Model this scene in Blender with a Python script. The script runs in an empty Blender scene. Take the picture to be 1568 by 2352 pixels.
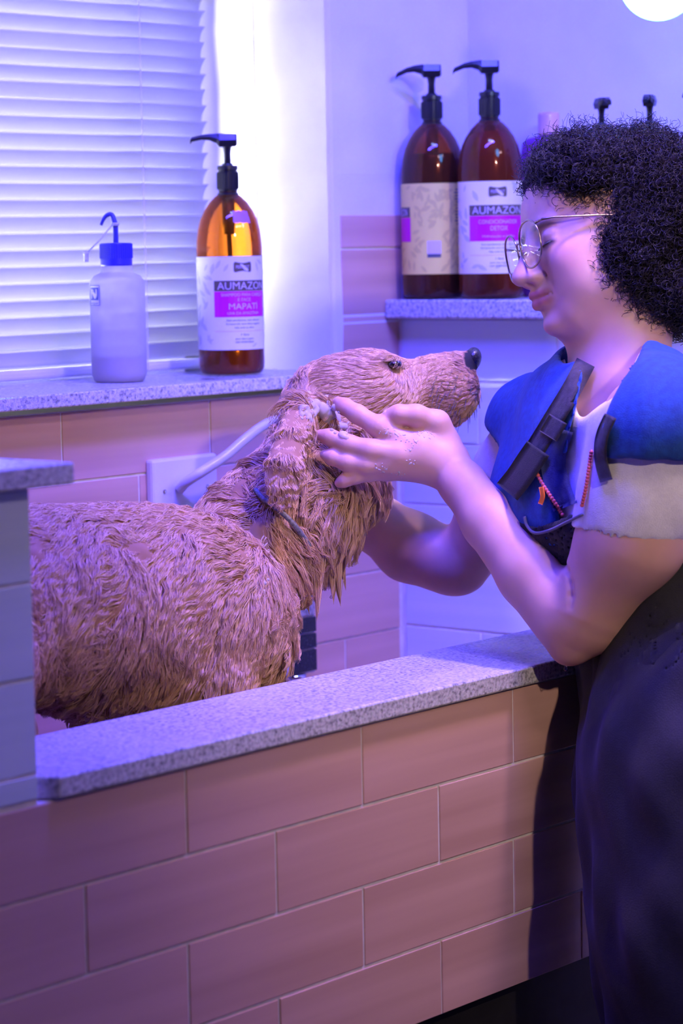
import bpy, bmesh, math, random
import numpy as np
from mathutils import Vector, Matrix

random.seed(7)
RNG = np.random.default_rng(11)
SC = bpy.context.scene
COL = SC.collection

# ------------------------------------------------------------------ camera
FPX = 5986.34                      # focal length in pixels of the 1568x2352 frame
ZO = 0.85                          # height of the tile datum above the floor
# rows: world X (along the tub), Y (into the tub), Z (up) in camera axes (right, down, forward)
MC = np.array([[0.63585262, -0.09039709, 0.76649841],
               [-0.77158454, -0.05042205, 0.63412531],
               [-0.01867466, -0.99462857, -0.10180999]])
CAMPOS = np.array([-1.8168, -1.67659, 0.57484 + ZO])
cam_d = bpy.data.cameras.new('camera')
cam = bpy.data.objects.new('camera', cam_d)
COL.objects.link(cam)
mw = Matrix.Identity(4)
for i in range(3):
    mw[i][0] = MC[i, 0]; mw[i][1] = -MC[i, 1]; mw[i][2] = -MC[i, 2]; mw[i][3] = CAMPOS[i]
cam.matrix_world = mw
cam_d.sensor_fit = 'VERTICAL'
cam_d.sensor_height = 36.0
cam_d.lens = FPX / 2352.0 * 36.0
cam_d.clip_start = 0.05
cam_d.dof.use_dof = True
cam_d.dof.focus_distance = 2.98
cam_d.dof.aperture_fstop = 5.0
SC.camera = cam

# ------------------------------------------------------------------ light
SC.view_settings.view_transform = 'Standard'
SC.view_settings.look = 'None'
SC.view_settings.exposure = 0.0
SC.view_settings.gamma = 1.0
SC.view_settings.use_curve_mapping = False
SC.cycles.use_denoising = True
SC.cycles.max_bounces = 8
SC.cycles.transparent_max_bounces = 16
SC.cycles.caustics_reflective = False
SC.cycles.caustics_refractive = False
SC.cycles.sample_clamp_indirect = 4.0

world = bpy.data.worlds.new('World')
SC.world = world
world.use_nodes = True
world.node_tree.nodes['Background'].inputs[0].default_value = (0.90, 0.88, 1.0, 1)
world.node_tree.nodes['Background'].inputs[1].default_value = 112.0


def light(name, kind, loc, energy, color, size=0.1, size_y=None, target=None, spread=None):
    d = bpy.data.lights.new(name, kind)
    d.energy = energy
    d.color = color
    if kind == 'AREA':
        d.size = size
        if size_y:
            d.shape = 'RECTANGLE'
            d.size_y = size_y
        if spread:
            d.spread = spread
    else:
        d.shadow_soft_size = size
    o = bpy.data.objects.new(name, d)
    COL.objects.link(o)
    o.location = loc
    if target is not None:
        o.rotation_euler = (Vector(target) - Vector(loc)).to_track_quat('-Z', 'Y').to_euler()
    return o


# daylight enters through the window only: a portal helps the sky light find it
portal = light('window_portal', 'AREA', (0.40, 0.93, 1.65), 1.0, (1, 1, 1), 1.2, 0.9, (0.40, 0.0, 1.65))
portal.data.cycles.is_portal = True
# violet LED batten under the ceiling in front of the tub (its housing is built with the ceiling fittings)
light('violet_led', 'AREA', (0.20, -0.12, 2.50), 80, (0.055, 0.035, 1.0), 0.9, 0.08, (0.5, 0.45, 1.2))
light('blue_tile_fill', 'AREA', (0.45, -0.12, 2.50), 1.2, (0.22, 0.40, 1.0), 0.4, 0.08, (1.06, 0.30, 1.10), math.radians(70))  # added fill for the blue-green tiles
# added spot to brighten cap, dog and arms; no such lamp is seen
dl_ = light('tub_fill_spot', 'SPOT', (0.60, -0.32, 2.50), 88, (1.0, 0.62, 0.75), 0.06, None, (0.70, -0.10, 0.9))
dl_.data.spot_size = math.radians(60)
dl_.data.spot_blend = 0.8
# added weak fill from the room side, for sleeve and face; unseen source
light('room_fill', 'AREA', (0.40, -1.5, 2.50), 9, (1.0, 0.70, 0.85), 0.9, 0.08, (0.75, -0.1, 1.3))
# warm ceiling spot of the room, behind the camera
warm = light('warm_room_lamp', 'SPOT', (-0.75, -2.5, 2.42), 135, (1.0, 0.74, 0.62), 0.05, None, (0.70, 0.0, 1.20))
warm.data.spot_size = math.radians(35)
warm.data.spot_blend = 1.0

# ------------------------------------------------------------------ helpers
def wp(px, py, d):
    """World point seen at pixel (px, py) of the 1568x2352 frame at camera depth d metres."""
    return MC @ np.array([(px - 784.0) / FPX * d, (py - 1176.0) / FPX * d, d]) + CAMPOS


def cc(px, py, d):
    """Camera-axis coordinates (right, down, forward) in metres."""
    return np.array([(px - 784.0) / FPX * d, (py - 1176.0) / FPX * d, d])


def c2w(v):
    return np.asarray(v) @ MC.T + CAMPOS


def tag(o, label=None, cat=None, group=None, kind=None):
    if label: o['label'] = label
    if cat: o['category'] = cat
    if group: o['group'] = group
    if kind: o['kind'] = kind
    return o


def world_origin(o):
    p = Vector((0, 0, 0))
    while o is not None:
        p = p + o.location
        o = o.parent
    return np.array(p)


def empty(name, loc):
    o = bpy.data.objects.new(name, None)
    o.location = loc
    o.empty_display_size = 0.05
    COL.objects.link(o)
    return o


def mesh(name, verts, faces, mat, parent=None, smooth=False, origin=None, mats=None, fmat=None):
    """Link ONE mesh object; verts in world space. origin: location of a top-level object."""
    verts = np.asarray(verts, dtype=np.float64).reshape(-1, 3)
    me = bpy.data.meshes.new(name)
    o = bpy.data.objects.new(name, me)
    if parent is not None:
        o.parent = parent
        verts = verts - world_origin(parent)
    else:
        if origin is None:
            origin = [(verts[:, 0].min() + verts[:, 0].max()) / 2, (verts[:, 1].min() + verts[:, 1].max()) / 2, verts[:, 2].min()]
        o.location = origin
        verts = verts - np.asarray(origin)
    if isinstance(faces, np.ndarray):
        nf, k = faces.shape
        me.vertices.add(len(verts)); me.vertices.foreach_set('co', verts.ravel())
        me.loops.add(nf * k); me.loops.foreach_set('vertex_index', faces.ravel().astype(np.int32))
        me.polygons.add(nf); me.polygons.foreach_set('loop_start', np.arange(0, nf * k, k, dtype=np.int32))
        me.update(calc_edges=True)
        me.validate()
    else:
        me.from_pydata([tuple(v) for v in verts], [], faces)
        me.update()
    for m in (mats or [mat]):
        me.materials.append(m)
    if fmat is not None:
        me.polygons.foreach_set('material_index', np.asarray(fmat, dtype=np.int32))
    if smooth:
        me.polygons.foreach_set('use_smooth', np.ones(len(me.polygons), dtype=bool))
    COL.objects.link(o)
    return o


class MB:
    """Collects shapes; build() links them as one mesh."""
    def __init__(self): self.v = []; self.f = []

    def add(self, v, f):
        n = len(self.v)
        self.v += [tuple(p) for p in v]
        self.f += [tuple(i + n for i in q) for q in f]
        return self

    def box(self, lo, hi, bev=0.0):
        bm = bmesh.new()
        bmesh.ops.create_cube(bm, size=1.0)
        lo = np.array(lo, float); hi = np.array(hi, float)
        for v in bm.verts:
            v.co = Vector((lo + hi) / 2 + np.array(v.co) * (hi - lo))
        if bev > 0:
            bmesh.ops.bevel(bm, geom=list(bm.edges), offset=bev, segments=2, affect='EDGES', profile=0.5)
        bm.verts.index_update()
        self.add([tuple(v.co) for v in bm.verts], [[v.index for v in f.verts] for f in bm.faces])
        bm.free()
        return self

    def lathe(self, prof, center, seg=40, axis=(0, 0, 1), cap=True, sq=None):
        """prof: list of (r, h). axis: direction of h."""
        ax = Vector(axis).normalized()
        u = ax.orthogonal().normalized() if abs(ax.z) < 0.99 else Vector((1, 0, 0))
        w = ax.cross(u)
        c = Vector(center)
        v = []; f = []
        for (r, h) in prof:
            for k in range(seg):
                a = 2 * math.pi * k / seg
                rr = r if sq is None else r * sq(a)
                v.append(c + ax * h + (u * math.cos(a) + w * math.sin(a)) * rr)
        for i in range(len(prof) - 1):
            for k in range(seg):
                k2 = (k + 1) % seg
                f.append((i * seg + k, i * seg + k2, (i + 1) * seg + k2, (i + 1) * seg + k))
        if cap:
            f.append(tuple(range(seg - 1, -1, -1)))
            f.append(tuple(range((len(prof) - 1) * seg, len(prof) * seg)))
        return self.add(v, f)

    def tube(self, pts, r, seg=10, closed=False, flat=None):
        pts = [Vector(p) for p in pts]
        n = len(pts)
        rs = r if hasattr(r, '__len__') else [r] * n
        v = []; f = []
        up = None
        for i in range(n):
            if closed:
                t = pts[(i + 1) % n] - pts[i - 1]
            else:
                t = pts[min(i + 1, n - 1)] - pts[max(i - 1, 0)]
            t.normalize()
            if up is None:
                up = t.orthogonal().normalized() if flat is None else Vector(flat)
            up = (up - t * up.dot(t))
            if up.length < 1e-6: up = t.orthogonal()
            up.normalize()
            s = t.cross(up)
            for k in range(seg):
                a = 2 * math.pi * k / seg
                rr = rs[i]
                if isinstance(rr, tuple):
                    v.append(pts[i] + up * math.cos(a) * rr[0] + s * math.sin(a) * rr[1])
                else:
                    v.append(pts[i] + (up * math.cos(a) + s * math.sin(a)) * rr)
        m = n if closed else n - 1
        for i in range(m):
            j = (i + 1) % n
            for k in range(seg):
                k2 = (k + 1) % seg
                f.append((i * seg + k, i * seg + k2, j * seg + k2, j * seg + k))
        if not closed:
            f.append(tuple(range(seg - 1, -1, -1)))
            f.append(tuple(range((n - 1) * seg, n * seg)))
        return self.add(v, f)

    def sphere(self, c, r, seg=16, rings=10, sc=(1, 1, 1)):
        v = [(c[0], c[1], c[2] + r * sc[2])]
        f = []
        for i in range(1, rings):
            th = math.pi * i / rings
            for k in range(seg):
                a = 2 * math.pi * k / seg
                v.append((c[0] + r * sc[0] * math.sin(th) * math.cos(a), c[1] + r * sc[1] * math.sin(th) * math.sin(a), c[2] + r * sc[2] * math.cos(th)))
        v.append((c[0], c[1], c[2] - r * sc[2]))
        for k in range(seg):
            f.append((0, 1 + k, 1 + (k + 1) % seg))
        for i in range(rings - 2):
            for k in range(seg):
                a = 1 + i * seg + k; b = 1 + i * seg + (k + 1) % seg
                f.append((a, a + seg, b + seg, b))
        last = len(v) - 1; base = 1 + (rings - 2) * seg
        for k in range(seg):
            f.append((last, base + (k + 1) % seg, base + k))
        return self.add(v, f)

    def build(self, name, mat, parent=None, smooth=False, origin=None):
        return mesh(name, self.v, self.f, mat, parent, smooth, origin)


def bez(pts, n=24):
    """Catmull-Rom through pts."""
    P = [np.array(p, float) for p in pts]
    P = [2 * P[0] - P[1]] + P + [2 * P[-1] - P[-2]]
    out = []
    m = len(P) - 3
    for i in range(m):
        for k in range(n):
            t = k / n
            p0, p1, p2, p3 = P[i:i + 4]
            out.append(0.5 * (2 * p1 + (p2 - p0) * t + (2 * p0 - 5 * p1 + 4 * p2 - p3) * t * t + (-p0 + 3 * p1 - 3 * p2 + p3) * t ** 3))
    out.append(P[-2])
    return out


# ------------------------------------------------------------------ materials
def new_mat(name):
    m = bpy.data.materials.new(name)
    m.use_nodes = True
    nt = m.node_tree
    return m, nt, nt.nodes['Principled BSDF']


def simple(name, col, rough=0.5, metal=0.0, spec=0.5, trans=0.0, sss=0.0, coat=0.0, emis=None, emis_s=0.0, alpha=1.0):
    m, nt, b = new_mat(name)
    b.inputs['Base Color'].default_value = (*col, 1)
    b.inputs['Roughness'].default_value = rough
    b.inputs['Metallic'].default_value = metal
    b.inputs['Specular IOR Level'].default_value = spec
    b.inputs['Transmission Weight'].default_value = trans
    b.inputs['Subsurface Weight'].default_value = sss
    b.inputs['Subsurface Radius'].default_value = (0.012, 0.005, 0.003)
    b.inputs['Coat Weight'].default_value = coat
    if emis:
        b.inputs['Emission Color'].default_value = (*emis, 1)
        b.inputs['Emission Strength'].default_value = emis_s
    return m


def noise_mat(name, c1, c2, scale=(20, 20, 20), detail=4, rough=0.5, bump=0.0, lo=0.35, hi=0.65, rough2=None, coat=0.0, spec=0.5, bscale=None, obj_rand=0.0, sss=0.0):
    """Two-colour noise over generated object coordinates."""
    m, nt, b = new_mat(name)
    N = nt.nodes; L = nt.links
    tc = N.new('ShaderNodeTexCoord')
    mp = N.new('ShaderNodeMapping'); mp.inputs['Scale'].default_value = scale
    L.new(tc.outputs['Object'], mp.inputs['Vector'])
    vec = mp.outputs['Vector']
    if obj_rand:
        oi = N.new('ShaderNodeObjectInfo')
        ml = N.new('ShaderNodeMath'); ml.operation = 'MULTIPLY'; ml.inputs[1].default_value = 57.0
        L.new(oi.outputs['Random'], ml.inputs[0])
        ad = N.new('ShaderNodeVectorMath'); ad.operation = 'ADD'
        L.new(vec, ad.inputs[0]); L.new(ml.outputs[0], ad.inputs[1])
        vec = ad.outputs[0]
    nz = N.new('ShaderNodeTexNoise'); nz.inputs['Detail'].default_value = detail
    nz.inputs['Scale'].default_value = 1.0
    L.new(vec, nz.inputs['Vector'])
    cr = N.new('ShaderNodeValToRGB')
    cr.color_ramp.elements[0].position = lo; cr.color_ramp.elements[0].color = (*c1, 1)
    cr.color_ramp.elements[1].position = hi; cr.color_ramp.elements[1].color = (*c2, 1)
    L.new(nz.outputs['Fac'], cr.inputs['Fac'])
    L.new(cr.outputs['Color'], b.inputs['Base Color'])
    b.inputs['Roughness'].default_value = rough
    if rough2 is not None:
        mr = N.new('ShaderNodeMapRange')
        mr.inputs['To Min'].default_value = rough; mr.inputs['To Max'].default_value = rough2
        mr.inputs['From Min'].default_value = lo; mr.inputs['From Max'].default_value = hi
        L.new(nz.outputs['Fac'], mr.inputs['Value']); L.new(mr.outputs[0], b.inputs['Roughness'])
    b.inputs['Coat Weight'].default_value = coat
    b.inputs['Coat Roughness'].default_value = 0.08
    b.inputs['Specular IOR Level'].default_value = spec
    b.inputs['Subsurface Weight'].default_value = sss
    b.inputs['Subsurface Radius'].default_value = (0.010, 0.005, 0.003)
    if bump:
        bp = N.new('ShaderNodeBump'); bp.inputs['Strength'].default_value = bump; bp.inputs['Distance'].default_value = 0.002
        src = nz
        if bscale:
            nz2 = N.new('ShaderNodeTexNoise'); nz2.inputs['Scale'].default_value = bscale; nz2.inputs['Detail'].default_value = 4
            L.new(tc.outputs['Object'], nz2.inputs['Vector']); src = nz2
        L.new(src.outputs['Fac'], bp.inputs['Height']); L.new(bp.outputs['Normal'], b.inputs['Normal'])
    return m


def granite_mat(name):
    m, nt, b = new_mat(name)
    N = nt.nodes; L = nt.links
    tc = N.new('ShaderNodeTexCoord')
    v = N.new('ShaderNodeTexVoronoi'); v.inputs['Scale'].default_value = 520.0
    L.new(tc.outputs['Object'], v.inputs['Vector'])
    n = N.new('ShaderNodeTexNoise'); n.inputs['Scale'].default_value = 230.0; n.inputs['Detail'].default_value = 5
    L.new(tc.outputs['Object'], n.inputs['Vector'])
    cr = N.new('ShaderNodeValToRGB')
    e = cr.color_ramp.elements
    e[0].position = 0.32; e[0].color = (0.20, 0.19, 0.20, 1)
    e[1].position = 0.66; e[1].color = (0.72, 0.68, 0.66, 1)
    x = e.new(0.46); x.color = (0.48, 0.455, 0.445, 1)
    L.new(n.outputs['Fac'], cr.inputs['Fac'])
    hs = N.new('ShaderNodeMix'); hs.data_type = 'RGBA'; hs.blend_type = 'OVERLAY'
    hs.inputs[0].default_value = 0.35
    L.new(cr.outputs['Color'], hs.inputs[6]); L.new(v.outputs['Color'], hs.inputs[7])
    bw = N.new('ShaderNodeHueSaturation'); bw.inputs['Saturation'].default_value = 0.18
    L.new(hs.outputs[2], bw.inputs['Color'])
    L.new(bw.outputs['Color'], b.inputs['Base Color'])
    n2 = N.new('ShaderNodeTexNoise'); n2.inputs['Scale'].default_value = 5.0; n2.inputs['Detail'].default_value = 3
    L.new(tc.outputs['Object'], n2.inputs['Vector'])
    mr = N.new('ShaderNodeMapRange'); mr.inputs['From Min'].default_value = 0.42; mr.inputs['From Max'].default_value = 0.58
    mr.inputs['To Min'].default_value = 0.10; mr.inputs['To Max'].default_value = 0.34
    L.new(n2.outputs['Fac'], mr.inputs['Value']); L.new(mr.outputs[0], b.inputs['Roughness'])
    bp = N.new('ShaderNodeBump'); bp.inputs['Strength'].default_value = 0.08; bp.inputs['Distance'].default_value = 0.001
    L.new(n.outputs['Fac'], bp.inputs['Height']); L.new(bp.outputs['Normal'], b.inputs['Normal'])
    return m


def clear_mat(name, tint, rough=0.05, extra=None, gloss=1.0):
    """Thin coloured plastic or glass: tinted see-through with a glossy skin."""
    m = bpy.data.materials.new(name)
    m.use_nodes = True
    nt = m.node_tree; N = nt.nodes; L = nt.links
    N.remove(N['Principled BSDF'])
    out = N['Material Output']
    t = N.new('ShaderNodeBsdfTransparent'); t.inputs[0].default_value = (*tint, 1)
    g = N.new('ShaderNodeBsdfGlossy'); g.inputs['Roughness'].default_value = rough
    g.inputs['Color'].default_value = (gloss, gloss, gloss, 1)
    fr = N.new('ShaderNodeFresnel'); fr.inputs[0].default_value = 1.45
    mx = N.new('ShaderNodeMixShader')
    L.new(fr.outputs[0], mx.inputs[0]); L.new(t.outputs[0], mx.inputs[1]); L.new(g.outputs[0], mx.inputs[2])
    last = mx
    if extra:                       # (colour, weight): some body colour in the plastic itself
        d = N.new('ShaderNodeBsdfDiffuse'); d.inputs[0].default_value = (*extra[0], 1)
        tl = N.new('ShaderNodeBsdfTranslucent'); tl.inputs[0].default_value = (*extra[0], 1)
        ad = N.new('ShaderNodeMixShader'); ad.inputs[0].default_value = 0.5
        L.new(d.outputs[0], ad.inputs[1]); L.new(tl.outputs[0], ad.inputs[2])
        m2 = N.new('ShaderNodeMixShader'); m2.inputs[0].default_value = extra[1]
        L.new(mx.outputs[0], m2.inputs[1]); L.new(ad.outputs[0], m2.inputs[2])
        last = m2
    L.new(last.outputs[0], out.inputs[0])
    return m


def translucent_mat(name, col, w=0.5):
    m = bpy.data.materials.new(name)
    m.use_nodes = True
    nt = m.node_tree; N = nt.nodes; L = nt.links
    b = N['Principled BSDF']; b.inputs['Base Color'].default_value = (*col, 1); b.inputs['Roughness'].default_value = 0.4
    tl = N.new('ShaderNodeBsdfTranslucent'); tl.inputs[0].default_value = (*col, 1)
    mx = N.new('ShaderNodeMixShader'); mx.inputs[0].default_value = w
    L.new(b.outputs[0], mx.inputs[1]); L.new(tl.outputs[0], mx.inputs[2])
    L.new(mx.outputs[0], N['Material Output'].inputs[0])
    return m


M = {}
M['grout'] = noise_mat('grout', (0.70, 0.67, 0.66), (0.82, 0.79, 0.78), (60, 60, 60), rough=0.8, bump=0.3)
M['tile_tan'] = noise_mat('tile_tan', (0.57, 0.34, 0.26), (0.72, 0.45, 0.36), (1.2, 1.2, 34), 3, rough=0.28, obj_rand=1, lo=0.3, hi=0.7, coat=0.15)
M['tile_green'] = noise_mat('tile_green', (0.62, 0.74, 0.78), (0.74, 0.84, 0.88), (1.2, 1.2, 34), 3, rough=0.25, obj_rand=1, lo=0.3, hi=0.7, coat=0.15)
M['granite'] = granite_mat('granite')
M['plaster'] = noise_mat('plaster', (0.74, 0.73, 0.74), (0.82, 0.81, 0.82), (9, 9, 9), 6, rough=0.75, bump=0.5, bscale=30)
M['plaster_plain'] = noise_mat('plaster_plain', (0.34, 0.33, 0.32), (0.40, 0.38, 0.37), (5, 5, 5), 4, rough=0.85)
M['floor'] = noise_mat('floor_stone', (0.10, 0.095, 0.09), (0.16, 0.15, 0.14), (8, 8, 8), 5, rough=0.5)
M['dark_plinth'] = noise_mat('dark_plinth', (0.008, 0.008, 0.009), (0.016, 0.016, 0.018), (30, 30, 30), 3, rough=0.7)
M['white_metal'] = simple('white_metal', (0.78, 0.78, 0.80), 0.35)
M['slat'] = translucent_mat('slat', (0.60, 0.60, 0.66), 0.045)
M['pane'] = clear_mat('window_glass', (0.96, 0.98, 1.0), 0.02)
M['black_plastic'] = simple('black_plastic', (0.012, 0.012, 0.014), 0.30)
M['white_plastic'] = simple('white_plastic', (0.75, 0.74, 0.74), 0.3, coat=0.2)
M['chrome'] = simple('chrome', (0.75, 0.76, 0.78), 0.12, metal=1.0)
M['lamp_glow'] = simple('lamp_glow', (0.9, 0.95, 1.0), 0.4, emis=(0.03, 0.30, 0.9), emis_s=28.0)

# ------------------------------------------------------------------ the setting
def struct(o):
    o['kind'] = 'structure'
    return o


TW, TH, GAP = 0.267, 0.0857, 0.0032     # tile pitch along, up, grout joint
_tile_cache = {}


def tile_piece(mat, lo, hi, parent, name='tile'):
    """One glazed tile, a bevelled slab shared between alike pieces."""
    lo = np.array(lo, float); hi = np.array(hi, float)
    key = (mat.name, tuple(np.round(hi - lo, 4)))
    if key not in _tile_cache:
        b = MB().box(-(hi - lo) / 2, (hi - lo) / 2, 0.0007)
        me = bpy.data.meshes.new(name)
        me.from_pydata(b.v, [], b.f); me.update()
        me.materials.append(mat)
        me.polygons.foreach_set('use_smooth', np.zeros(len(me.polygons), dtype=bool))
        _tile_cache[key] = me
    o = bpy.data.objects.new(name, _tile_cache[key])
    o.parent = parent
    o.location = Vector((lo + hi) / 2 - world_origin(parent))
    COL.objects.link(o)
    return o


def tile_rows(mat, parent, axis, plane, out, rows, joints, a0, a1):
    """rows: [(z0, z1)], joints: phase of each row, tiles between a0 and a1 along axis 0 (X) or 1 (Y)."""
    for (z0, z1), ph in zip(rows, joints):
        k0 = math.floor((a0 - ph) / TW)
        a = ph + k0 * TW
        while a < a1 - 0.004:
            s, e = max(a, a0), min(a + TW, a1)
            if e - s > 0.012:
                j = random.uniform(-0.0004, 0.0004)
                p0, p1 = sorted((plane - out * 0.004, plane + out * (0.0016 + j)))
                if axis == 0:
                    tile_piece(mat, (s + GAP / 2, p0, z0 + ZO + GAP / 2), (e - GAP / 2, p1, z1 + ZO - GAP / 2), parent)
                else:
                    tile_piece(mat, (p0, s + GAP / 2, z0 + ZO + GAP / 2), (p1, e - GAP / 2, z1 + ZO - GAP / 2), parent)
            a += TW


XL, XR = -3.0, 1.24          # room extent along X (upper right wall at XR)
YF, YB = -3.3, 0.60          # room extent along Y (back wall plane at YB)
HC = 2.55                    # ceiling height
XC = 1.067                   # tiled face of the half wall on the right
floor_o = struct(MB().box((XL - .1, YF - .1, -0.06), (XR + .3, YB + .3, 0)).build('floor', M['floor']))
ceil_o = struct(MB().box((XL - .1, YF - .1, HC), (XR + .3, YB + .3, HC + .06)).build('ceiling', M['plaster_plain']))
struct(MB().box((XL - .1, YF - .1, 0), (XL, YB + .3, HC)).build('wall_left', M['plaster_plain']))
struct(MB().box((XL, YF - .1, 0), (XR + .2, YF, HC)).build('wall_front', M['plaster_plain']))
# upper right wall: plaster, set back behind the granite ledge
wr = struct(MB().box((XR, YF, 0.40 + ZO), (XR + .1, YB + .35, HC)).build('wall_right', M['plaster']))
# half wall with green tiles below the ledge
wh = struct(MB().box((XC, YF, 0), (XR + .1, YB + .05, 0.471 + ZO)).build('wall_half_right', M['grout']))
zr = [0.471 - 0.0868 * k for k in range(9)]
rows = [(zr[k + 1], zr[k]) for k in range(8)]
tile_rows(M['tile_green'], wh, 1, XC, -1, rows, [0.327, 0.46] * 4, -0.6, 0.594)
ledge = MB().box((1.035, -1.6, 0.472 + ZO), (XR + .02, 0.598, 0.498 + ZO), 0.003).build('granite_ledge', M['granite'])
tag(ledge, 'long speckled granite ledge on the blue-green tiled half wall, carrying the amber pump bottles', 'shelf')

# back wall with the window opening
WX0, WX1, WZ0 = -0.25, 0.925, 0.380      # opening (X range, bottom); its top is above the frame
WZ1 = 1.62
# plaster jambs wobble a little along their edge, so they are gridded and pushed about
def rough_slab(lo, hi, n, amp, mat, name, seed):
    lo = np.array(lo, float); hi = np.array(hi, float)
    bm = bmesh.new()
    bmesh.ops.create_cube(bm, size=1.0)
    for v in bm.verts:
        v.co = Vector((lo + hi) / 2 + np.array(v.co) * (hi - lo))
    bmesh.ops.bevel(bm, geom=list(bm.edges), offset=0.006, segments=2, affect='EDGES', profile=0.5)
    for k in range(n):
        ed = [e for e in bm.edges if abs(e.verts[0].co.z - e.verts[1].co.z) > 0.05]
        bmesh.ops.subdivide_edges(bm, edges=ed, cuts=1, use_grid_fill=True)
    r = random.Random(seed)
    ph = [r.uniform(0, 6) for _ in range(6)]
    for v in bm.verts:
        z = v.co.z
        d = amp * (math.sin(z * 31 + ph[0]) + 0.6 * math.sin(z * 67 + ph[1]) + 0.4 * math.sin(z * 140 + ph[2]))
        if v.co.x < lo[0] + 0.02: v.co.x += d
        if v.co.y < lo[1] + 0.02: v.co.y += d * 0.7
    bm.verts.index_update()
    o = mesh(name, [tuple(v.co) for v in bm.verts], [[v.index for v in f.verts] for f in bm.faces], mat)
    bm.free()
    return o


wbo = struct(MB().box((XL, YB, 0), (XR + .1, YB + .30, WZ0 + ZO)).box((XL, YB, WZ0 + ZO), (WX0, YB + .30, HC)).box((WX0, YB, WZ1 + 0.3), (WX1, YB + .30, HC)).build('wall_back', M['grout']))
wbj = struct(rough_slab((WX1, YB, WZ0 + ZO), (XR + .1, YB + .30, HC), 5, 0.0012, M['plaster'], 'wall_back_jamb', 3))
zb = [0.380 - 0.0867 * k for k in range(8)]
rows = [(zb[k + 1], zb[k]) for k in range(7)]
tile_rows(M['tile_tan'], wbo, 0, YB, -1, rows, [0.403, 0.536] * 4, -0.95, 1.060)
rows = [(0.478 - 0.095, 0.478), (0.478, 0.570), (0.570, 0.617)]
tile_rows(M['tile_tan'], wbj, 0, YB, -1, rows, [0.943, 0.943 - .133, 0.943], 0.943, XR - 0.004)

# window: sill, frame, glass, sash bar
sill = MB().box((WX0 - .04, 0.565, 0.388 + ZO), (WX1 + 0.012, 0.90, 0.405 + ZO), 0.002).build('window_sill', M['granite'])
tag(sill, 'speckled granite window sill under the closed blinds', 'window sill', kind='structure')
win = empty('window_1', (0.34, 0.86, 0.405 + ZO)); struct(win)
fr = MB()
z0, z1 = 0.405 + ZO, WZ1 + 0.3
fr.box((WX0, 0.845, z0), (WX0 + .04, 0.885, z1)).box((WX1 - .035, 0.845, z0), (WX1, 0.885, z1))
fr.box((WX0, 0.845, z0), (WX1, 0.885, z0 + .035)).box((WX0, 0.845, z1 - .04), (WX1, 0.885, z1)).box((0.32, 0.848, z0), (0.355, 0.882, z1))
fr.build('window_frame', M['white_metal'], win)
for a, b in ((WX0 + .04, 0.32), (0.355, WX1 - .035)):
    MB().box((a, 0.863, z0 + .035), (b, 0.867, z1 - .04)).build('pane', M['pane'], win)

# venetian blind: each slat is a part
bl = empty('venetian_blind', (0.34, 0.80, 0.405 + ZO))
tag(bl, 'white horizontal slat blind closed over the sunlit window', 'blinds')
BX0, BX1 = WX0 + 0.012, 0.893
def slat_mesh():
    n = 7; L = BX1 - BX0; w = 0.0254
    v = []; f = []
    for i in range(n):
        t = i / (n - 1) - 0.5
        yy, h = t * w, 0.0026 * (1 - 4 * t * t)
        for x in (0, L):
            v.append((x - L / 2, yy, h))
        for x in (0, L):
            v.append((x - L / 2, yy, h - 0.0004))
    for i in range(n - 1):
        a = i * 4; b = a + 4
        f += [(a, a + 1, b + 1, b), (a + 2, b + 2, b + 3, a + 3)]
        f += [(a, b, b + 2, a + 2), (a + 1, a + 3, b + 3, b + 1)]
    f += [(0, 2, 3, 1), ((n - 1) * 4, (n - 1) * 4 + 1, (n - 1) * 4 + 3, (n - 1) * 4 + 2)]
    me = bpy.data.meshes.new('slat')
    me.from_pydata(v, [], f); me.update(); me.materials.append(M['slat'])
    me.polygons.foreach_set('use_smooth', np.ones(len(me.polygons), dtype=bool))
    return me
sm = slat_mesh()
zt = 0.4355
k = 0
while zt < 1.03:
    o = bpy.data.objects.new('slat', sm)
    o.parent = bl
    ang = math.radians(62) + RNG.uniform(-0.035, 0.035)
    if k in (16, 19): ang += 0.16
    o.rotation_euler = (-ang, 0, 0)
    o.location = ((BX0 + BX1) / 2 - 0.34, 0.0, zt - 0.405)
    COL.objects.link(o)
    zt += 0.02165; k += 1
MB().box((BX0, 0.788, 0.4085 + ZO), (BX1, 0.812, 0.4215 + ZO), 0.004).build('bottom_rail', M['white_metal'], bl)
MB().box((BX0, 0.785, 1.035 + ZO), (BX1, 0.815, 1.062 + ZO), 0.003).build('head_rail', M['white_metal'], bl)
M['cord'] = translucent_mat('cord', (0.85, 0.85, 0.88), 0.4)
for cx in (0.755, 0.15):
    MB().tube([(cx, 0.7875, 0.41 + ZO), (cx, 0.7875, 0.75 + ZO), (cx, 0.7875, 1.05 + ZO)], 0.0011, 6).build('ladder_cord', M['cord'], bl)
ch = MB()
for i in range(150):
    ch.sphere((0.905, 0.716, 0.43 + ZO + i * 0.0042), 0.0016, 6, 4)
ch.tube([(0.905, 0.716, 0.43 + ZO), (0.905, 0.716, 1.05 + ZO)], 0.0005, 4)
ch.build('bead_chain', M['cord'], bl, True)

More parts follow.
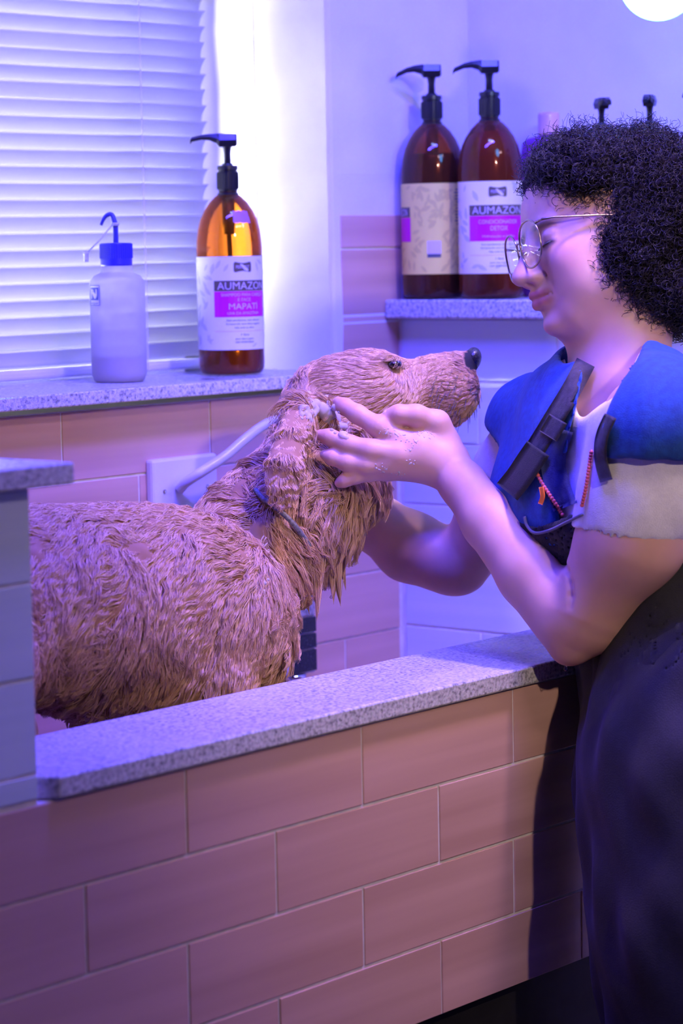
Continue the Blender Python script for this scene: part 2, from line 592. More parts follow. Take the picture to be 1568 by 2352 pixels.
# tub front: tan tiles, a granite cap; its far stretch rises into a green tiled pier
PX = -0.22                    # end of the high part
wf = struct(MB().box((-1.3, 0.004, -0.256 + ZO), (XC, 0.150, 0.081 + ZO)).build('wall_tub_front', M['grout']))
rows = [(-0.0033, 0.0815), (-0.0885, -0.0033), (-0.1737, -0.0885), (-0.257, -0.1737)]
tile_rows(M['tile_tan'], wf, 0, 0.004, -1, rows, [-0.028, 0.101, -0.030, 0.101], -1.3, XC - 0.01)
inner = [(0.081 - .0857 * (k + 1), 0.081 - .0857 * k) for k in range(4)]
tile_rows(M['tile_tan'], wf, 0, 0.150, 1, inner, [0.05, 0.18] * 2, -1.29, XC - 0.015)
struct(MB().box((-1.3, 0.03, 0), (XC, 0.13, -0.256 + ZO)).build('baseboard_tub', M['dark_plinth']))
wpier = struct(MB().box((-1.3, 0.004, 0.081 + ZO), (PX - .001, 0.150, 0.366 + ZO)).build('wall_tub_pier', M['grout']))
tile_rows(M['tile_green'], wpier, 0, 0.004, -1, [(0.085, 0.109), (0.109, 0.1955), (0.1955, 0.2815), (0.2815, 0.366)], [PX - TW, PX - TW * .5, PX - TW, PX - TW * .5], -1.3, PX)
pc = MB().box((-1.3, -0.012, 0.367 + ZO), (-0.178, 0.172, 0.3865 + ZO), 0.002).build('granite_coping', M['granite'])
tag(pc, 'short granite coping on the high blue-green tiled pier beside the dog', 'coping')
# the low cap has a clipped outer corner at the pier
cv = [(-0.217, 0.022), (-0.199, -0.003), (XC - .008, -0.003), (XC - .008, 0.161), (-0.217, 0.161)]
bm = bmesh.new()
b0 = [bm.verts.new((x, y, 0.0825 + ZO)) for x, y in cv]
fb = bm.faces.new(b0)
ex = bmesh.ops.extrude_face_region(bm, geom=[fb])
for v in ex['geom']:
    if isinstance(v, bmesh.types.BMVert): v.co.z = 0.1033 + ZO
bmesh.ops.recalc_face_normals(bm, faces=bm.faces)
bmesh.ops.bevel(bm, geom=list(bm.edges), offset=0.0022, segments=2, affect='EDGES', profile=0.5)
bm.verts.index_update()
cap = mesh('granite_slab', [tuple(v.co) for v in bm.verts], [[v.index for v in f.verts] for f in bm.faces], M['granite'])
bm.free()
tag(cap, 'wet granite slab capping the low tan tiled tub wall', 'slab')
# tub floor and far end
struct(MB().box((-1.3, 0.150, -0.30 + ZO), (XC, YB, -0.26 + ZO)).build('floor_tub', M['grout']))
struct(MB().box((-1.36, 0.004, 0), (-1.3, YB, 0.366 + ZO)).build('wall_tub_end', M['grout']))

# ------------------------------------------------------------------ lettering helpers
_font_cache = {}


def text_flat(s, bold=False):
    """Triangulated lettering in the XY plane: verts (n, 2) and faces."""
    if s in _font_cache: return _font_cache[s]
    cu = bpy.data.curves.new('txt', 'FONT')
    cu.body = s; cu.resolution_u = 3
    if bold: cu.offset = 0.012
    o = bpy.data.objects.new('txt', cu)
    COL.objects.link(o)
    bpy.context.view_layer.update()
    dg = bpy.context.evaluated_depsgraph_get()
    me = o.evaluated_get(dg).to_mesh()
    v = np.array([p.co[:2] for p in me.vertices]); f = [tuple(p.vertices) for p in me.polygons]
    o.evaluated_get(dg).to_mesh_clear()
    bpy.data.objects.remove(o); bpy.data.curves.remove(cu)
    _font_cache[s] = (v, f)
    return v, f


class Cyl:
    """Maps (arc, height) onto an upright cylinder; angle 0 looks at the camera, positive to its right."""
    def __init__(self, c, r, zs=1.0):
        self.zs = zs
        self.c = np.array(c, float); self.r = r
        d = self.c[:2] - CAMPOS[:2]; d /= np.linalg.norm(d)
        self.t = np.array([-d[0], -d[1], 0]); self.s = np.array([d[1], -d[0], 0])

    def p(self, ang, z, lift=0.0):
        return self.c + (self.s * math.sin(ang) + self.t * math.cos(ang)) * (self.r + lift) + np.array([0, 0, z * self.zs])

    def patch(self, a0, a1, z0, z1, lift, n=None):
        n = n or max(2, int(abs(a1 - a0) / 0.14))
        v = []; f = []
        for i in range(n + 1):
            a = a0 + (a1 - a0) * i / n
            v += [self.p(a, z0, lift), self.p(a, z1, lift)]
        for i in range(n):
            f.append((2 * i, 2 * i + 2, 2 * i + 3, 2 * i + 1))
        return v, f

    def text(self, s, ac, z, h, w=None, lift=0.0008, bold=False):
        v, f = text_flat(s, bold)
        x0, x1 = v[:, 0].min(), v[:, 0].max()
        sy = h / 0.70
        sx = (w / (x1 - x0)) if w else sy
        return [self.p(ac + (x - (x0 + x1) / 2) * sx / self.r, z + y * sy, lift) for x, y in v], f


def leaf_print(cyl, a0, a1, z0, z1, n, lift, seed, avoid=None):
    """Printed botanical sprays: stems with lens-shaped leaves."""
    r = random.Random(seed)
    mb = MB()
    for _ in range(n):
        a = r.uniform(a0, a1); z = r.uniform(z0, z1)
        L = r.uniform(0.010, 0.017); w = L * r.uniform(0.30, 0.42)
        th = r.uniform(0.3, 2.8)
        if avoid and any(b[0] - .12 < a < b[1] + .12 and b[2] - .008 < z < b[3] + .008 for b in avoid): continue
        pts = []
        for t, ww in ((0, 0), (.25, .75), (.5, 1), (.75, .7), (1, 0), (.75, -.7), (.5, -1), (.25, -.75)):
            x = (t - .5) * L; y = ww * w / 2
            X = x * math.cos(th) - y * math.sin(th); Y = x * math.sin(th) + y * math.cos(th)
            zz = z + Y
            if not (z0 + .001 < zz < z1 - .001): break
            pts.append(cyl.p(a + X / cyl.r, zz, lift))
        if len(pts) == 8:
            mb.add(pts, [tuple(range(8))])
    return mb


M['amber_bright'] = clear_mat('amber_plastic', (1.0, 0.52, 0.12), 0.06, extra=((0.95, 0.30, 0.02), 0.10))
M['amber'] = clear_mat('amber_plastic_deep', (0.72, 0.30, 0.12), 0.06, extra=((0.45, 0.14, 0.05), 0.22))
M['liq_red'] = simple('shampoo_red', (0.13, 0.012, 0.022), 0.25, coat=0.4)
M['liq_navy'] = simple('shampoo_navy', (0.008, 0.006, 0.022), 0.2, coat=0.5)
M['liq_brown'] = simple('conditioner_brown', (0.20, 0.028, 0.022), 0.25, coat=0.4)
M['label_white'] = simple('label_white', (0.78, 0.77, 0.76), 0.45)
M['label_warmlit_cream'] = simple('label_warmlit_cream', (0.86, 0.80, 0.50), 0.45)  # warm room light is put into this label colour
M['label_warmlit_yellow'] = simple('label_warmlit_yellow', (0.82, 0.70, 0.17), 0.45)  # yellow deepened to stand for warm light falling on the label
M['print_leaf'] = simple('print_leaf', (0.60, 0.59, 0.63), 0.5)
M['print_leaf_olive'] = simple('print_leaf_olive', (0.66, 0.55, 0.14), 0.5)
M['print_brown'] = simple('print_brown', (0.10, 0.075, 0.06), 0.5)
M['print_magenta'] = simple('print_magenta', (0.62, 0.0, 0.36), 0.45)
M['print_lilac'] = simple('print_lilac', (0.66, 0.55, 0.72), 0.45)
M['print_ink'] = simple('print_ink', (0.07, 0.08, 0.12), 0.5)
M['print_rose'] = simple('print_rose', (0.75, 0.45, 0.62), 0.5)


VS = 0.955                     # bottle height factor


def pump(root, c, s, ang, long=True, droop=0.0):
    """Pump dispenser: collar, stem, head with nozzle pointing along angle ang (world XY)."""
    c = np.array(c, float)
    z = lambda h: h * s * VS
    MB().lathe([(.0118 * s, z(.232)), (.0122 * s, z(.234)), (.0135 * s, z(.2355)), (.0135 * s, z(.2375)), (.0118 * s, z(.239)), (.0118 * s, z(.242)),
                (.0130 * s, z(.2425)), (.0132 * s, z(.252)), (.0132 * s, z(.266)), (.0118 * s, z(.267)), (.0118 * s, z(.2685)), (.0132 * s, z(.269)), (.0130 * s, z(.274)),
                (.0075 * s, z(.2745)), (.0062 * s, z(.277))], c, 32).build('pump_collar', M['black_plastic'], root, False)
    rb = MB()
    for k in range(26):
        a = 2 * math.pi * k / 26
        x, y = math.cos(a) * .0132 * s, math.sin(a) * .0132 * s
        rb.box(c + (x - .0006, y - .0006, z(.244)), c + (x + .0006, y + .0006, z(.265)))
    rb.build('grip_ribs', M['black_plastic'], root)['kind'] = 'stuff'
    MB().lathe([(.0048 * s, z(.270)), (.0044 * s, z(.290)), (.0052 * s, z(.296)), (.0066 * s, z(.300)), (.0066 * s, z(.304))], c, 20).build('pump_stem', M['black_plastic'], root, True)
    d = np.array([math.cos(ang), math.sin(ang), 0]); n = np.array([-d[1], d[0], 0]); up = np.array([0, 0, 1.0])
    L = 0.044 if long else 0.032
    secs = [(-.0125, .3010, .3150, .0085), (-.0105, .2990, .3155, .0095), (.010, .2985, .3160, .0095), (.0135, .3035, .3160, .0080),
            (.022, .3075 - droop * .2, .3158 - droop * .15, .0062), (L * .72, .3085 - droop * .5, .3148 - droop * .45, .0050), (L, .3060 - droop, .3118 - droop, .0042), (L + .002, .3030 - droop, .3080 - droop, .0036)]
    v = []; f = []
    for (x, za, zb_, w) in secs:
        for (zz, ww) in ((za, -w * .8), (za, w * .8), (za + (zb_ - za) * .5, w), (zb_, w * .7), (zb_, -w * .7), (za + (zb_ - za) * .5, -w)):
            v.append(c + d * x * s + n * ww * s + up * zz * s * VS)
    for i in range(len(secs) - 1):
        for k in range(6):
            k2 = (k + 1) % 6
            f.append((i * 6 + k, i * 6 + k2, (i + 1) * 6 + k2, (i + 1) * 6 + k))
    f.append(tuple(range(5, -1, -1))); f.append(tuple(range((len(secs) - 1) * 6, len(secs) * 6)))
    MB().add(v, f).build('pump_head', M['black_plastic'], root)


BOT = [(0.0, 0.0), (.034, 0.0), (.0385, .0022), (.0408, .007), (.0414, .014), (.0414, .165), (.0408, .176), (.0392, .190), (.0360, .203), (.0310, .215), (.0240, .226), (.0170, .2335), (.0118, .237), (.0118, .240)]


def shell(r_off, z_lo, z_hi, s):
    """Bottle profile between two heights (metres, unscaled), shrunk inwards by r_off."""
    pts = [(r, h) for r, h in BOT if z_lo < h < z_hi]
    hs = [h for _, h in BOT]; rs = [r for r, _ in BOT]
    pts = [(np.interp(z_lo, hs, rs), z_lo)] + pts + [(np.interp(z_hi, hs, rs), z_hi)]
    return [(max(0.0002, (r - r_off)) * s, h * s * VS) for r, h in pts]


def amber_bottle(c, label, group, amber, liq, level, lab_mat, s=1.0, ang=math.pi, kind=None, tint='amber', droop=0.0, long=True):
    c = np.array(c, float)
    root = empty('pump_bottle', c)
    tag(root, label, 'bottle', group)
    MB().lathe(shell(0.0, 0.0012, .240, s), c, 56).build('bottle_body', M[tint], root, True)
    MB().lathe(shell(0.0016, .002, level, s), c, 48).build('liquid', liq, root, True)
    MB().lathe([(.0070 * s, .176 * s), (.0080 * s, .19 * s), (.0085 * s, .226 * s)], c, 20).tube([c + (0, 0, .18 * s), c + (.004, .0, .10 * s), c + (.008, 0, .02 * s)], .0032 * s, 8).build('dip_tube', M['black_plastic'], root, True)
    pump(root, c, s, ang, long, droop)
    cy = Cyl(c, .0414 * s, s * VS)
    lab = None
    if lab_mat is not None:
        z0, z1 = .0335, .1555
        v, f = cy.patch(-math.pi, math.pi, z0, z1, .0004, 56)
        lab = mesh('label', v, f, lab_mat, root, True)
    return root, cy, lab


def front_print(cy, lab, a0, a1, lines, seed, s=1.0, leaf='print_leaf'):
    ac = (a0 + a1) / 2; wid = (a1 - a0) * cy.r
    band = (.1105, .1240); box = (.0765, .1100)
    leaf_print(cy, -math.pi, math.pi, .034, .155, 230, .0007, seed, [(a0, a1, .052, .126), (ac - .35, ac + .35, .131, .150)]).build('leaf_print', M[leaf], lab)['kind'] = 'stuff'
    v, f = cy.patch(a0, a1, *band, .0007); mesh('name_band', v, f, M['print_brown'], lab)
    v, f = cy.patch(a0, a1, *box, .0007); mesh('colour_box', v, f, M['print_magenta'], lab)
    # bone-shaped emblem
    bw = .0125
    pts = []
    for k in range(32):
        t = k / 32 * 2 * math.pi
        x = math.copysign(abs(math.cos(t)) ** .45, math.cos(t)) * bw
        hh = .0050 + .0038 * (abs(x) / bw) ** 2
        y = math.copysign(abs(math.sin(t)) ** .45, math.sin(t)) * hh
        pts.append(cy.p(ac + x / cy.r, .1415 + y, .0008))
    mesh('bone_emblem', pts, [tuple(range(32))], M['print_brown'], lab)
    mb = MB()
    mb.add(*cy.text('PERIGOT', ac, .1395, .0042, .019, .0011))
    mb.add(*cy.text('AUMAZON', ac + .02, .1124, .0098, wid * .90, .0011))
    for (t, z, h, w) in lines:
        mb.add(*cy.text(t, ac + .03, z, h, w, .0011))
    mb.build('label_lettering', M['print_lilac'], lab)
    mb = MB()
    for t, z, h, w in (('Sem parabenos, sem silicone', .0712, .0024, .049), ('Enriquecido com óleos vegetais', .0665, .0022, .050), ('Não arde os olhos', .0615, .0022, .028),
                       ('1 litro', .0520, .0030, .011), ('para cães e gatos', .0470, .0024, .026), ('USO VETERINÁRIO', .0425, .0024, .027)):
        mb.add(*cy.text(t, ac + .03, z, h, w, .0009))
    mb.build('label_small_print', M['print_ink'], lab)
    v, f = cy.patch(a0, a1, .0577, .0582, .0008); mesh('label_rule', v, f, M['print_rose'], lab)


ZS = 0.405 + ZO + .0005
ang_left = math.atan2(0.77, -0.64)
# the shampoo bottle on the sill
root, cy, lab = amber_bottle((0.790, 0.666, ZS), 'bright orange pump bottle of shampoo standing on the window sill', 'pump bottles', None, M['liq_red'], .075, M['label_white'], 1.06, ang_left + 0.1, tint='amber_bright')
front_print(cy, lab, -0.50, 1.30, [('SHAMPOO PARA CABEÇA', .1035, .0042, .062), ('E FACE', .0970, .0042, .018), ('MAPATÍ', .0865, .0078, .042), ('UVA DA AMAZÔNIA', .0795, .0038, .046)], 5)
M['purple_tape'] = simple('purple_tape', (0.42, 0.16, 0.36), 0.5)
# a scrap of tape on the bottle's shoulder follows its curve
hs = [h for _, h in BOT]; rs = [r for r, _ in BOT]
v = []; f = []
for i in range(9):
    a = .16 + (.80 - .16) * i / 8
    for j in range(4):
        h = .1985 + .0155 * j / 3 + (0.0012 if (i % 3 == 0 and j in (0, 3)) else 0)
        r = float(np.interp(h, hs, rs)) + .0005
        v.append(cy.c + ((cy.s * math.sin(a) + cy.t * math.cos(a)) * r * 1.06 + np.array([0, 0, h * cy.zs])))
for i in range(8):
    for j in range(3):
        f.append((i * 4 + j, (i + 1) * 4 + j, (i + 1) * 4 + j + 1, i * 4 + j + 1))
mesh('tape_scrap', v, f, M['purple_tape'], root, True)

ZL = 0.498 + ZO + .0005
# on the ledge
root, cy, lab = amber_bottle((1.085, 0.548, ZL), 'amber pump bottle of dark liquid with a label tinted yellow for warm light, beside the tiled wall corner', 'pump bottles', None, M['liq_navy'], .196, M['label_warmlit_yellow'], 1.07, ang_left, droop=.006)
leaf_print(cy, -1.6, 1.6, .034, .155, 230, .0007, 8, [(-.02 - .25, .25, .052, .090), (-1.6, -.72, .075, .125)]).build('leaf_print', M['print_leaf_olive'], lab)['kind'] = 'stuff'
v, f = cy.patch(-1.75, -.80, .1105, .1240, .0007); mesh('name_band', v, f, M['print_brown'], lab)
v, f = cy.patch(-1.75, -.78, .0775, .1100, .0007); mesh('colour_box', v, f, M['print_magenta'], lab)
mb = MB(); mb.add(*cy.text('AUMAZON', -1.36, .1124, .0098, .0395, .0011)); mb.build('label_lettering', M['print_lilac'], lab)
v, f = cy.patch(-.20, .22, .0610, .0780, .0007); mesh('blank_sticker', v, f, M['print_lilac'], lab)
v, f = cy.patch(-.20, .22, .0560, .0606, .0007); mesh('sticker_strip', v, f, M['print_ink'], lab)
mb = MB()
for k in range(12):
    w = [.020, .024, .022, .023, .018, .024, .021, .024, .022, .020, .023, .016][k]
    mb.add(*cy.patch(.98 - w / cy.r * .5, .98 + w / cy.r * .5, .146 - k * .0042, .1476 - k * .0042, .0007, 5))
mb.build('label_small_print', M['print_ink'], lab)

root, cy, lab = amber_bottle((1.085, 0.449, ZL), 'amber pump bottle with a label tinted cream for warm light, pink and brown print, next to the face', 'pump bottles', None, M['liq_brown'], .222, M['label_warmlit_cream'], 1.07, ang_left, droop=.005)
front_print(cy, lab, -0.70, 1.15, [('CONDICIONADOR', .0995, .0052, .056), ('DETOX', .0905, .0060, .024), ('Hidratação e brilho', .0815, .0030, .046)], 9)
for px_y, lbl, a, sc in ((0.293, 'dark pump bottle on the ledge, first pump showing above the curly hair', -2.2, .88), (0.217, 'dark pump bottle on the ledge, middle pump showing above the curly hair', -2.75, .88), (0.141, 'dark pump bottle on the ledge, pump nearest the glowing lamp', 3.0, .89)):
    amber_bottle((1.125, px_y, ZL), lbl, 'pump bottles', None, M['liq_brown'], .20, M['label_warmlit_cream'], sc, a, long=False)

# a squarer purple bottle with a pink cap
M['purple_clear'] = clear_mat('purple_plastic', (0.62, 0.20, 0.75), 0.08, extra=((0.40, 0.10, 0.52), 0.55))
M['pink_cap'] = simple('pink_cap', (0.72, 0.42, 0.36), 0.35, coat=0.3)
pc0 = np.array((1.195, 0.428, ZL))
root = empty('lotion_bottle', pc0)
tag(root, 'translucent purple lotion bottle with a pink cap, half hidden by the hair', 'bottle')
sqf = lambda a: 1.0 / max(abs(math.cos(a)) ** 4 + abs(math.sin(a)) ** 4, 1e-6) ** 0.25
MB().lathe([(.030, 0), (.0325, .004), (.033, .02), (.033, .200), (.0315, .212), (.026, .219), (.013, .222), (.0125, .228)], pc0, 40, sq=sqf).build('bottle_body', M['purple_clear'], root, True)
MB().lathe([(.0148, .223), (.0150, .226), (.0150, .250), (.0142, .254), (.0075, .2552)], pc0, 32).build('bottle_cap', M['pink_cap'], root, True)
cy = Cyl(pc0, .0332)

# wash bottle with bent spout on the sill
M['milky'] = clear_mat('milky_plastic', (0.92, 0.93, 0.96), 0.25, extra=((0.84, 0.83, 0.88), 0.62), gloss=.5)
M['milky_liquid'] = clear_mat('milky_liquid', (0.95, 0.85, 0.88), 0.2, extra=((0.86, 0.74, 0.78), 0.7), gloss=.4)
M['blue_cap'] = simple('blue_cap', (0.030, 0.030, 0.36), 0.35)
M['blue_tube'] = simple('blue_tube', (0.030, 0.035, 0.28), 0.35)
M['tether'] = translucent_mat('tether_plastic', (0.78, 0.80, 0.86), 0.4)
wc = np.array((0.590, 0.681, ZS))
root = empty('wash_bottle', wc)
tag(root, 'milky squeeze bottle with a blue ribbed cap and bent spout on the window sill', 'bottle')
sq2 = lambda a: 1.0 / max(abs(math.cos(a)) ** 3 + abs(math.sin(a)) ** 3, 1e-6) ** (1 / 3.)
MB().lathe([(.029, .0), (.0320, .002), (.0345, .008), (.0350, .014), (.0350, .122), (.0338, .130), (.0290, .1360), (.0215, .1395), (.0195, .142), (.0195, .150)], wc, 48, sq=lambda a: .90 + .10 * sq2(a)).build('bottle_body', M['milky'], root, True)
MB().lathe([(.028, .0015), (.031, .004), (.0335, .012), (.0335, .0315), (.002, .0316)], wc, 40, sq=lambda a: .90 + .10 * sq2(a)).build('liquid', M['milky_liquid'], root, True)
capo = MB().lathe([(.0198, .1485), (.0204, .150), (.0204, .176), (.0196, .1775), (.004, .178)], wc, 48).build('screw_cap', M['blue_cap'], root, False)
rb = MB()
for k in range(44):
    a = 2 * math.pi * k / 44
    x, y = math.cos(a) * .0204, math.sin(a) * .0204
    rb.box(wc + (x - .0006, y - .0006, .158), wc + (x + .0006, y + .0006, .1765))
rb.build('cap_ribs', M['blue_cap'], capo)['kind'] = 'stuff'
dirn = np.array([-.64, .77, 0])
sp = bez([wc + (0, 0, .172), wc + (0, 0, .196), wc - dirn * .0 + (0, 0, .204) + dirn * .001, wc + dirn * .0045 + (0, 0, .2135), wc + dirn * .0105 + (0, 0, .2130), wc + dirn * .0150 + (0, 0, .2080), wc + dirn * .0185 + (0, 0, .2005)], 6)
MB().tube(sp, [.0034] * 14 + [.0034 - .0016 * min(1, i / (len(sp) - 14)) for i in range(len(sp) - 14)], 12).build('spout', M['blue_tube'], root, True)
te = MB()
te.tube([wc + (0, 0, .1995), wc + (0, 0, .2035)], .0048, 12)
te.tube([wc + dirn * .004 + (0, 0, .201), wc + dirn * .020 + (0, 0, .182), wc + dirn * .037 + (0, 0, .166)], .0011, 6)
te.lathe([(.0030, -.004), (.0034, 0), (.0034, .006), (.0042, .0065), (.0042, .0085), (.002, .009)], wc + dirn * .0385 + (0, 0, .158), 14)
te.build('tether_plug', M['tether'], root, True)
cy = Cyl(wc, .0345)
lab = mesh('maker_label', *cy.patch(-1.30, -.66, .098, .125, .0009), M['label_white'], root)
M['print_blue'] = simple('print_blue', (0.03, 0.05, 0.30), 0.5)
mb = MB()
for a0, a1, z0, z1 in ((-1.29, -.67, .0985, .0993), (-1.29, -.67, .1237, .1245), (-1.29, -1.26, .0985, .1245), (-.70, -.67, .0985, .1245), (-1.22, -.74, .1055, .1215)):
    mb.add(*cy.patch(a0, a1, z0, z1, .0013))
mb.add(*cy.text('nalgon', -.98, .1005, .0028, .016, .0013))
mb.build('emblem_frame', M['print_blue'], lab)
mb = MB()
mb.add([cy.p(-1.17 + x, .1075 + z, .0016) for x, z in ((0, 0), (.07, 0), (.07, .007), (.14, .0035), (.22, .0), (.30, 0), (.37, .004), (.37, .012), (.30, .012), (.30, .0055), (.22, .0075), (.14, .0115), (.07, .012), (0, .012))], [tuple(range(14))])
mb.build('emblem_swoosh', M['label_white'], lab)

# blank wall plate with a white hose
pl = empty('wall_plate', (0.608, 0.598, 0.226 + ZO))
tag(pl, 'white plastic cover plate screwed to the tan wall tiles behind the dog', 'wall plate')
MB().box((0.547, 0.586, 0.226 + ZO), (0.669, 0.599, 0.311 + ZO), 0.004).build('plate', M['white_plastic'], pl, False)
for sx in (0.568, 0.648):
    s_ = MB().lathe([(.0026, 0), (.0026, .0012), (.001, .0016)], (sx, 0.5862, 0.2695 + ZO), 14, axis=(0, -1, 0)).build('screw', M['chrome'], pl)
def on_y(px, py, y):
    """World point on the plane Y = y behind a pixel."""
    d = MC @ np.array([(px - 784) / FPX, (py - 1176) / FPX, 1.0])
    return CAMPOS + d * (y - CAMPOS[1]) / d[1]
hp = bez([on_y(412, 1124, .584), on_y(430, 1106, .570), on_y(470, 1080, .556), on_y(520, 1046, .548), on_y(562, 1010, .542), on_y(598, 982, .538), on_y(632, 966, .532), on_y(662, 968, .525), on_y(676, 1000, .52), on_y(665, 1060, .515), on_y(625, 1160, .51), on_y(560, 1290, .51), on_y(500, 1450, .51), on_y(460, 1620, .50), on_y(420, 1740, .46)], 8)
ho = MB().tube(hp, .0066, 14).build('shower_hose', M['white_plastic'], None, True)
tag(ho, 'thick white hose arching from the wall plate behind the neck of the dog', 'hose')

# black control tower of the shower tap
tw = empty('shower_column', (0.812, 0.575, -0.02 + ZO))
tag(tw, 'narrow shower column with three black panels and a chrome valve, behind the chest of the dog', 'shower fitting')
M['grey_mesh'] = noise_mat('grey_mesh', (0.16, 0.15, 0.16), (0.45, 0.42, 0.42), (260, 260, 260), 2, rough=0.4)
M['panel_black'] = noise_mat('panel_black', (0.008, 0.008, 0.012), (0.035, 0.032, 0.045), (300, 300, 300), 2, rough=0.2, lo=.5, hi=.75)
MB().box((0.784, 0.572, 0.002 + ZO), (0.842, 0.599, 0.160 + ZO), 0.003).build('column_body', M['white_plastic'], tw)
MB().box((0.787, 0.5695, 0.081 + ZO), (0.8385, 0.574, 0.112 + ZO), 0.0008).build('speckled_panel', M['grey_mesh'], tw)
for za, zb_ in ((0.0585, 0.0785), (0.0365, 0.0560), (0.0055, 0.0340)):
    MB().box((0.786, 0.5685, za + ZO), (0.8395, 0.574, zb_ + ZO), 0.0008).build('black_panel', M['panel_black'], tw)
MB().lathe([(.016, -.060), (.016, -.046), (.0085, -.044), (.0085, -.020), (.013, -.018), (.013, -.004), (.017, -.002), (.017, .003)], (0.806, 0.582, 0.0 + ZO), 24).build('valve', M['chrome'], tw, True)
MB().tube([(0.806, 0.582, -0.05 + ZO), (0.806, 0.582, -0.258 + ZO)], .0075, 12).build('riser_pipe', M['chrome'], tw, True)

# pendant globe lamp
lc = wp(1512, -45, 3.15)
lp = empty('pendant_lamp', lc)
tag(lp, 'round glowing globe lamp hanging above the pump bottles', 'lamp')
MB().sphere(lc, .0485, 32, 20).build('globe', M['lamp_glow'], lp, True)
MB().lathe([(.017, .047), (.019, .052), (.019, .085), (.010, .092), (.004, .094)], lc, 24).build('socket', M['black_plastic'], lp, True)
MB().tube([lc + (0, 0, .09), (lc[0], lc[1], HC - 0.001)], .003, 8).build('flex', M['black_plastic'], lp, True)
MB().lathe([(.04, 0), (.04, -.012), (.02, -.02), (.004, -.021)], (lc[0], lc[1], HC), 24).build('ceiling_rose', M['black_plastic'], lp, True)
# housings of the ceiling lights; room batten and downlight are added for the fills
for cx_, cy_, lb in ((0.20, -0.12, 'slim violet LED batten on the ceiling in front of the tub'), (0.40, -1.50, 'slim batten housing added for the fill light in the middle of the room')):
    r0 = empty('led_batten', (cx_, cy_, HC - .04)); tag(r0, lb, 'light', 'ceiling battens')
    MB().box((cx_ - .475, cy_ - .05, HC - .036), (cx_ + .475, cy_ + .05, HC - .002), .003).build('housing', M['white_metal'], r0)
    for x0 in (cx_ - .483, cx_ + .475):
        MB().box((x0, cy_ - .052, HC - .038), (x0 + .008, cy_ + .052, HC - .002), .002).build('end_cap', M['white_plastic'], r0)
for nm, c0, lb in (('added_downlight', (0.60, -0.32), 'round ceiling fitting added for the fill spot beside the tub'), ('ceiling_spotlight', (-0.75, -2.5), 'round warm spotlight on the ceiling of the room')):
    r0 = empty(nm, (c0[0], c0[1], HC - .03)); tag(r0, lb, 'light')
    MB().lathe([(.075, 0), (.075, -.012), (.062, -.020), (.060, -.006), (.060, 0)], (c0[0], c0[1], HC), 32, cap=False).build('trim_ring', M['white_metal'], r0, True)
    MB().lathe([(.058, -.002), (.058, -.004), (.002, -.0045)], (c0[0], c0[1], HC), 24).build('reflector', M['chrome'], r0, True)

# ------------------------------------------------------------------ sculpting: blended solids on a grid
def w2c(p):
    return (np.asarray(p, float) - CAMPOS) @ MC


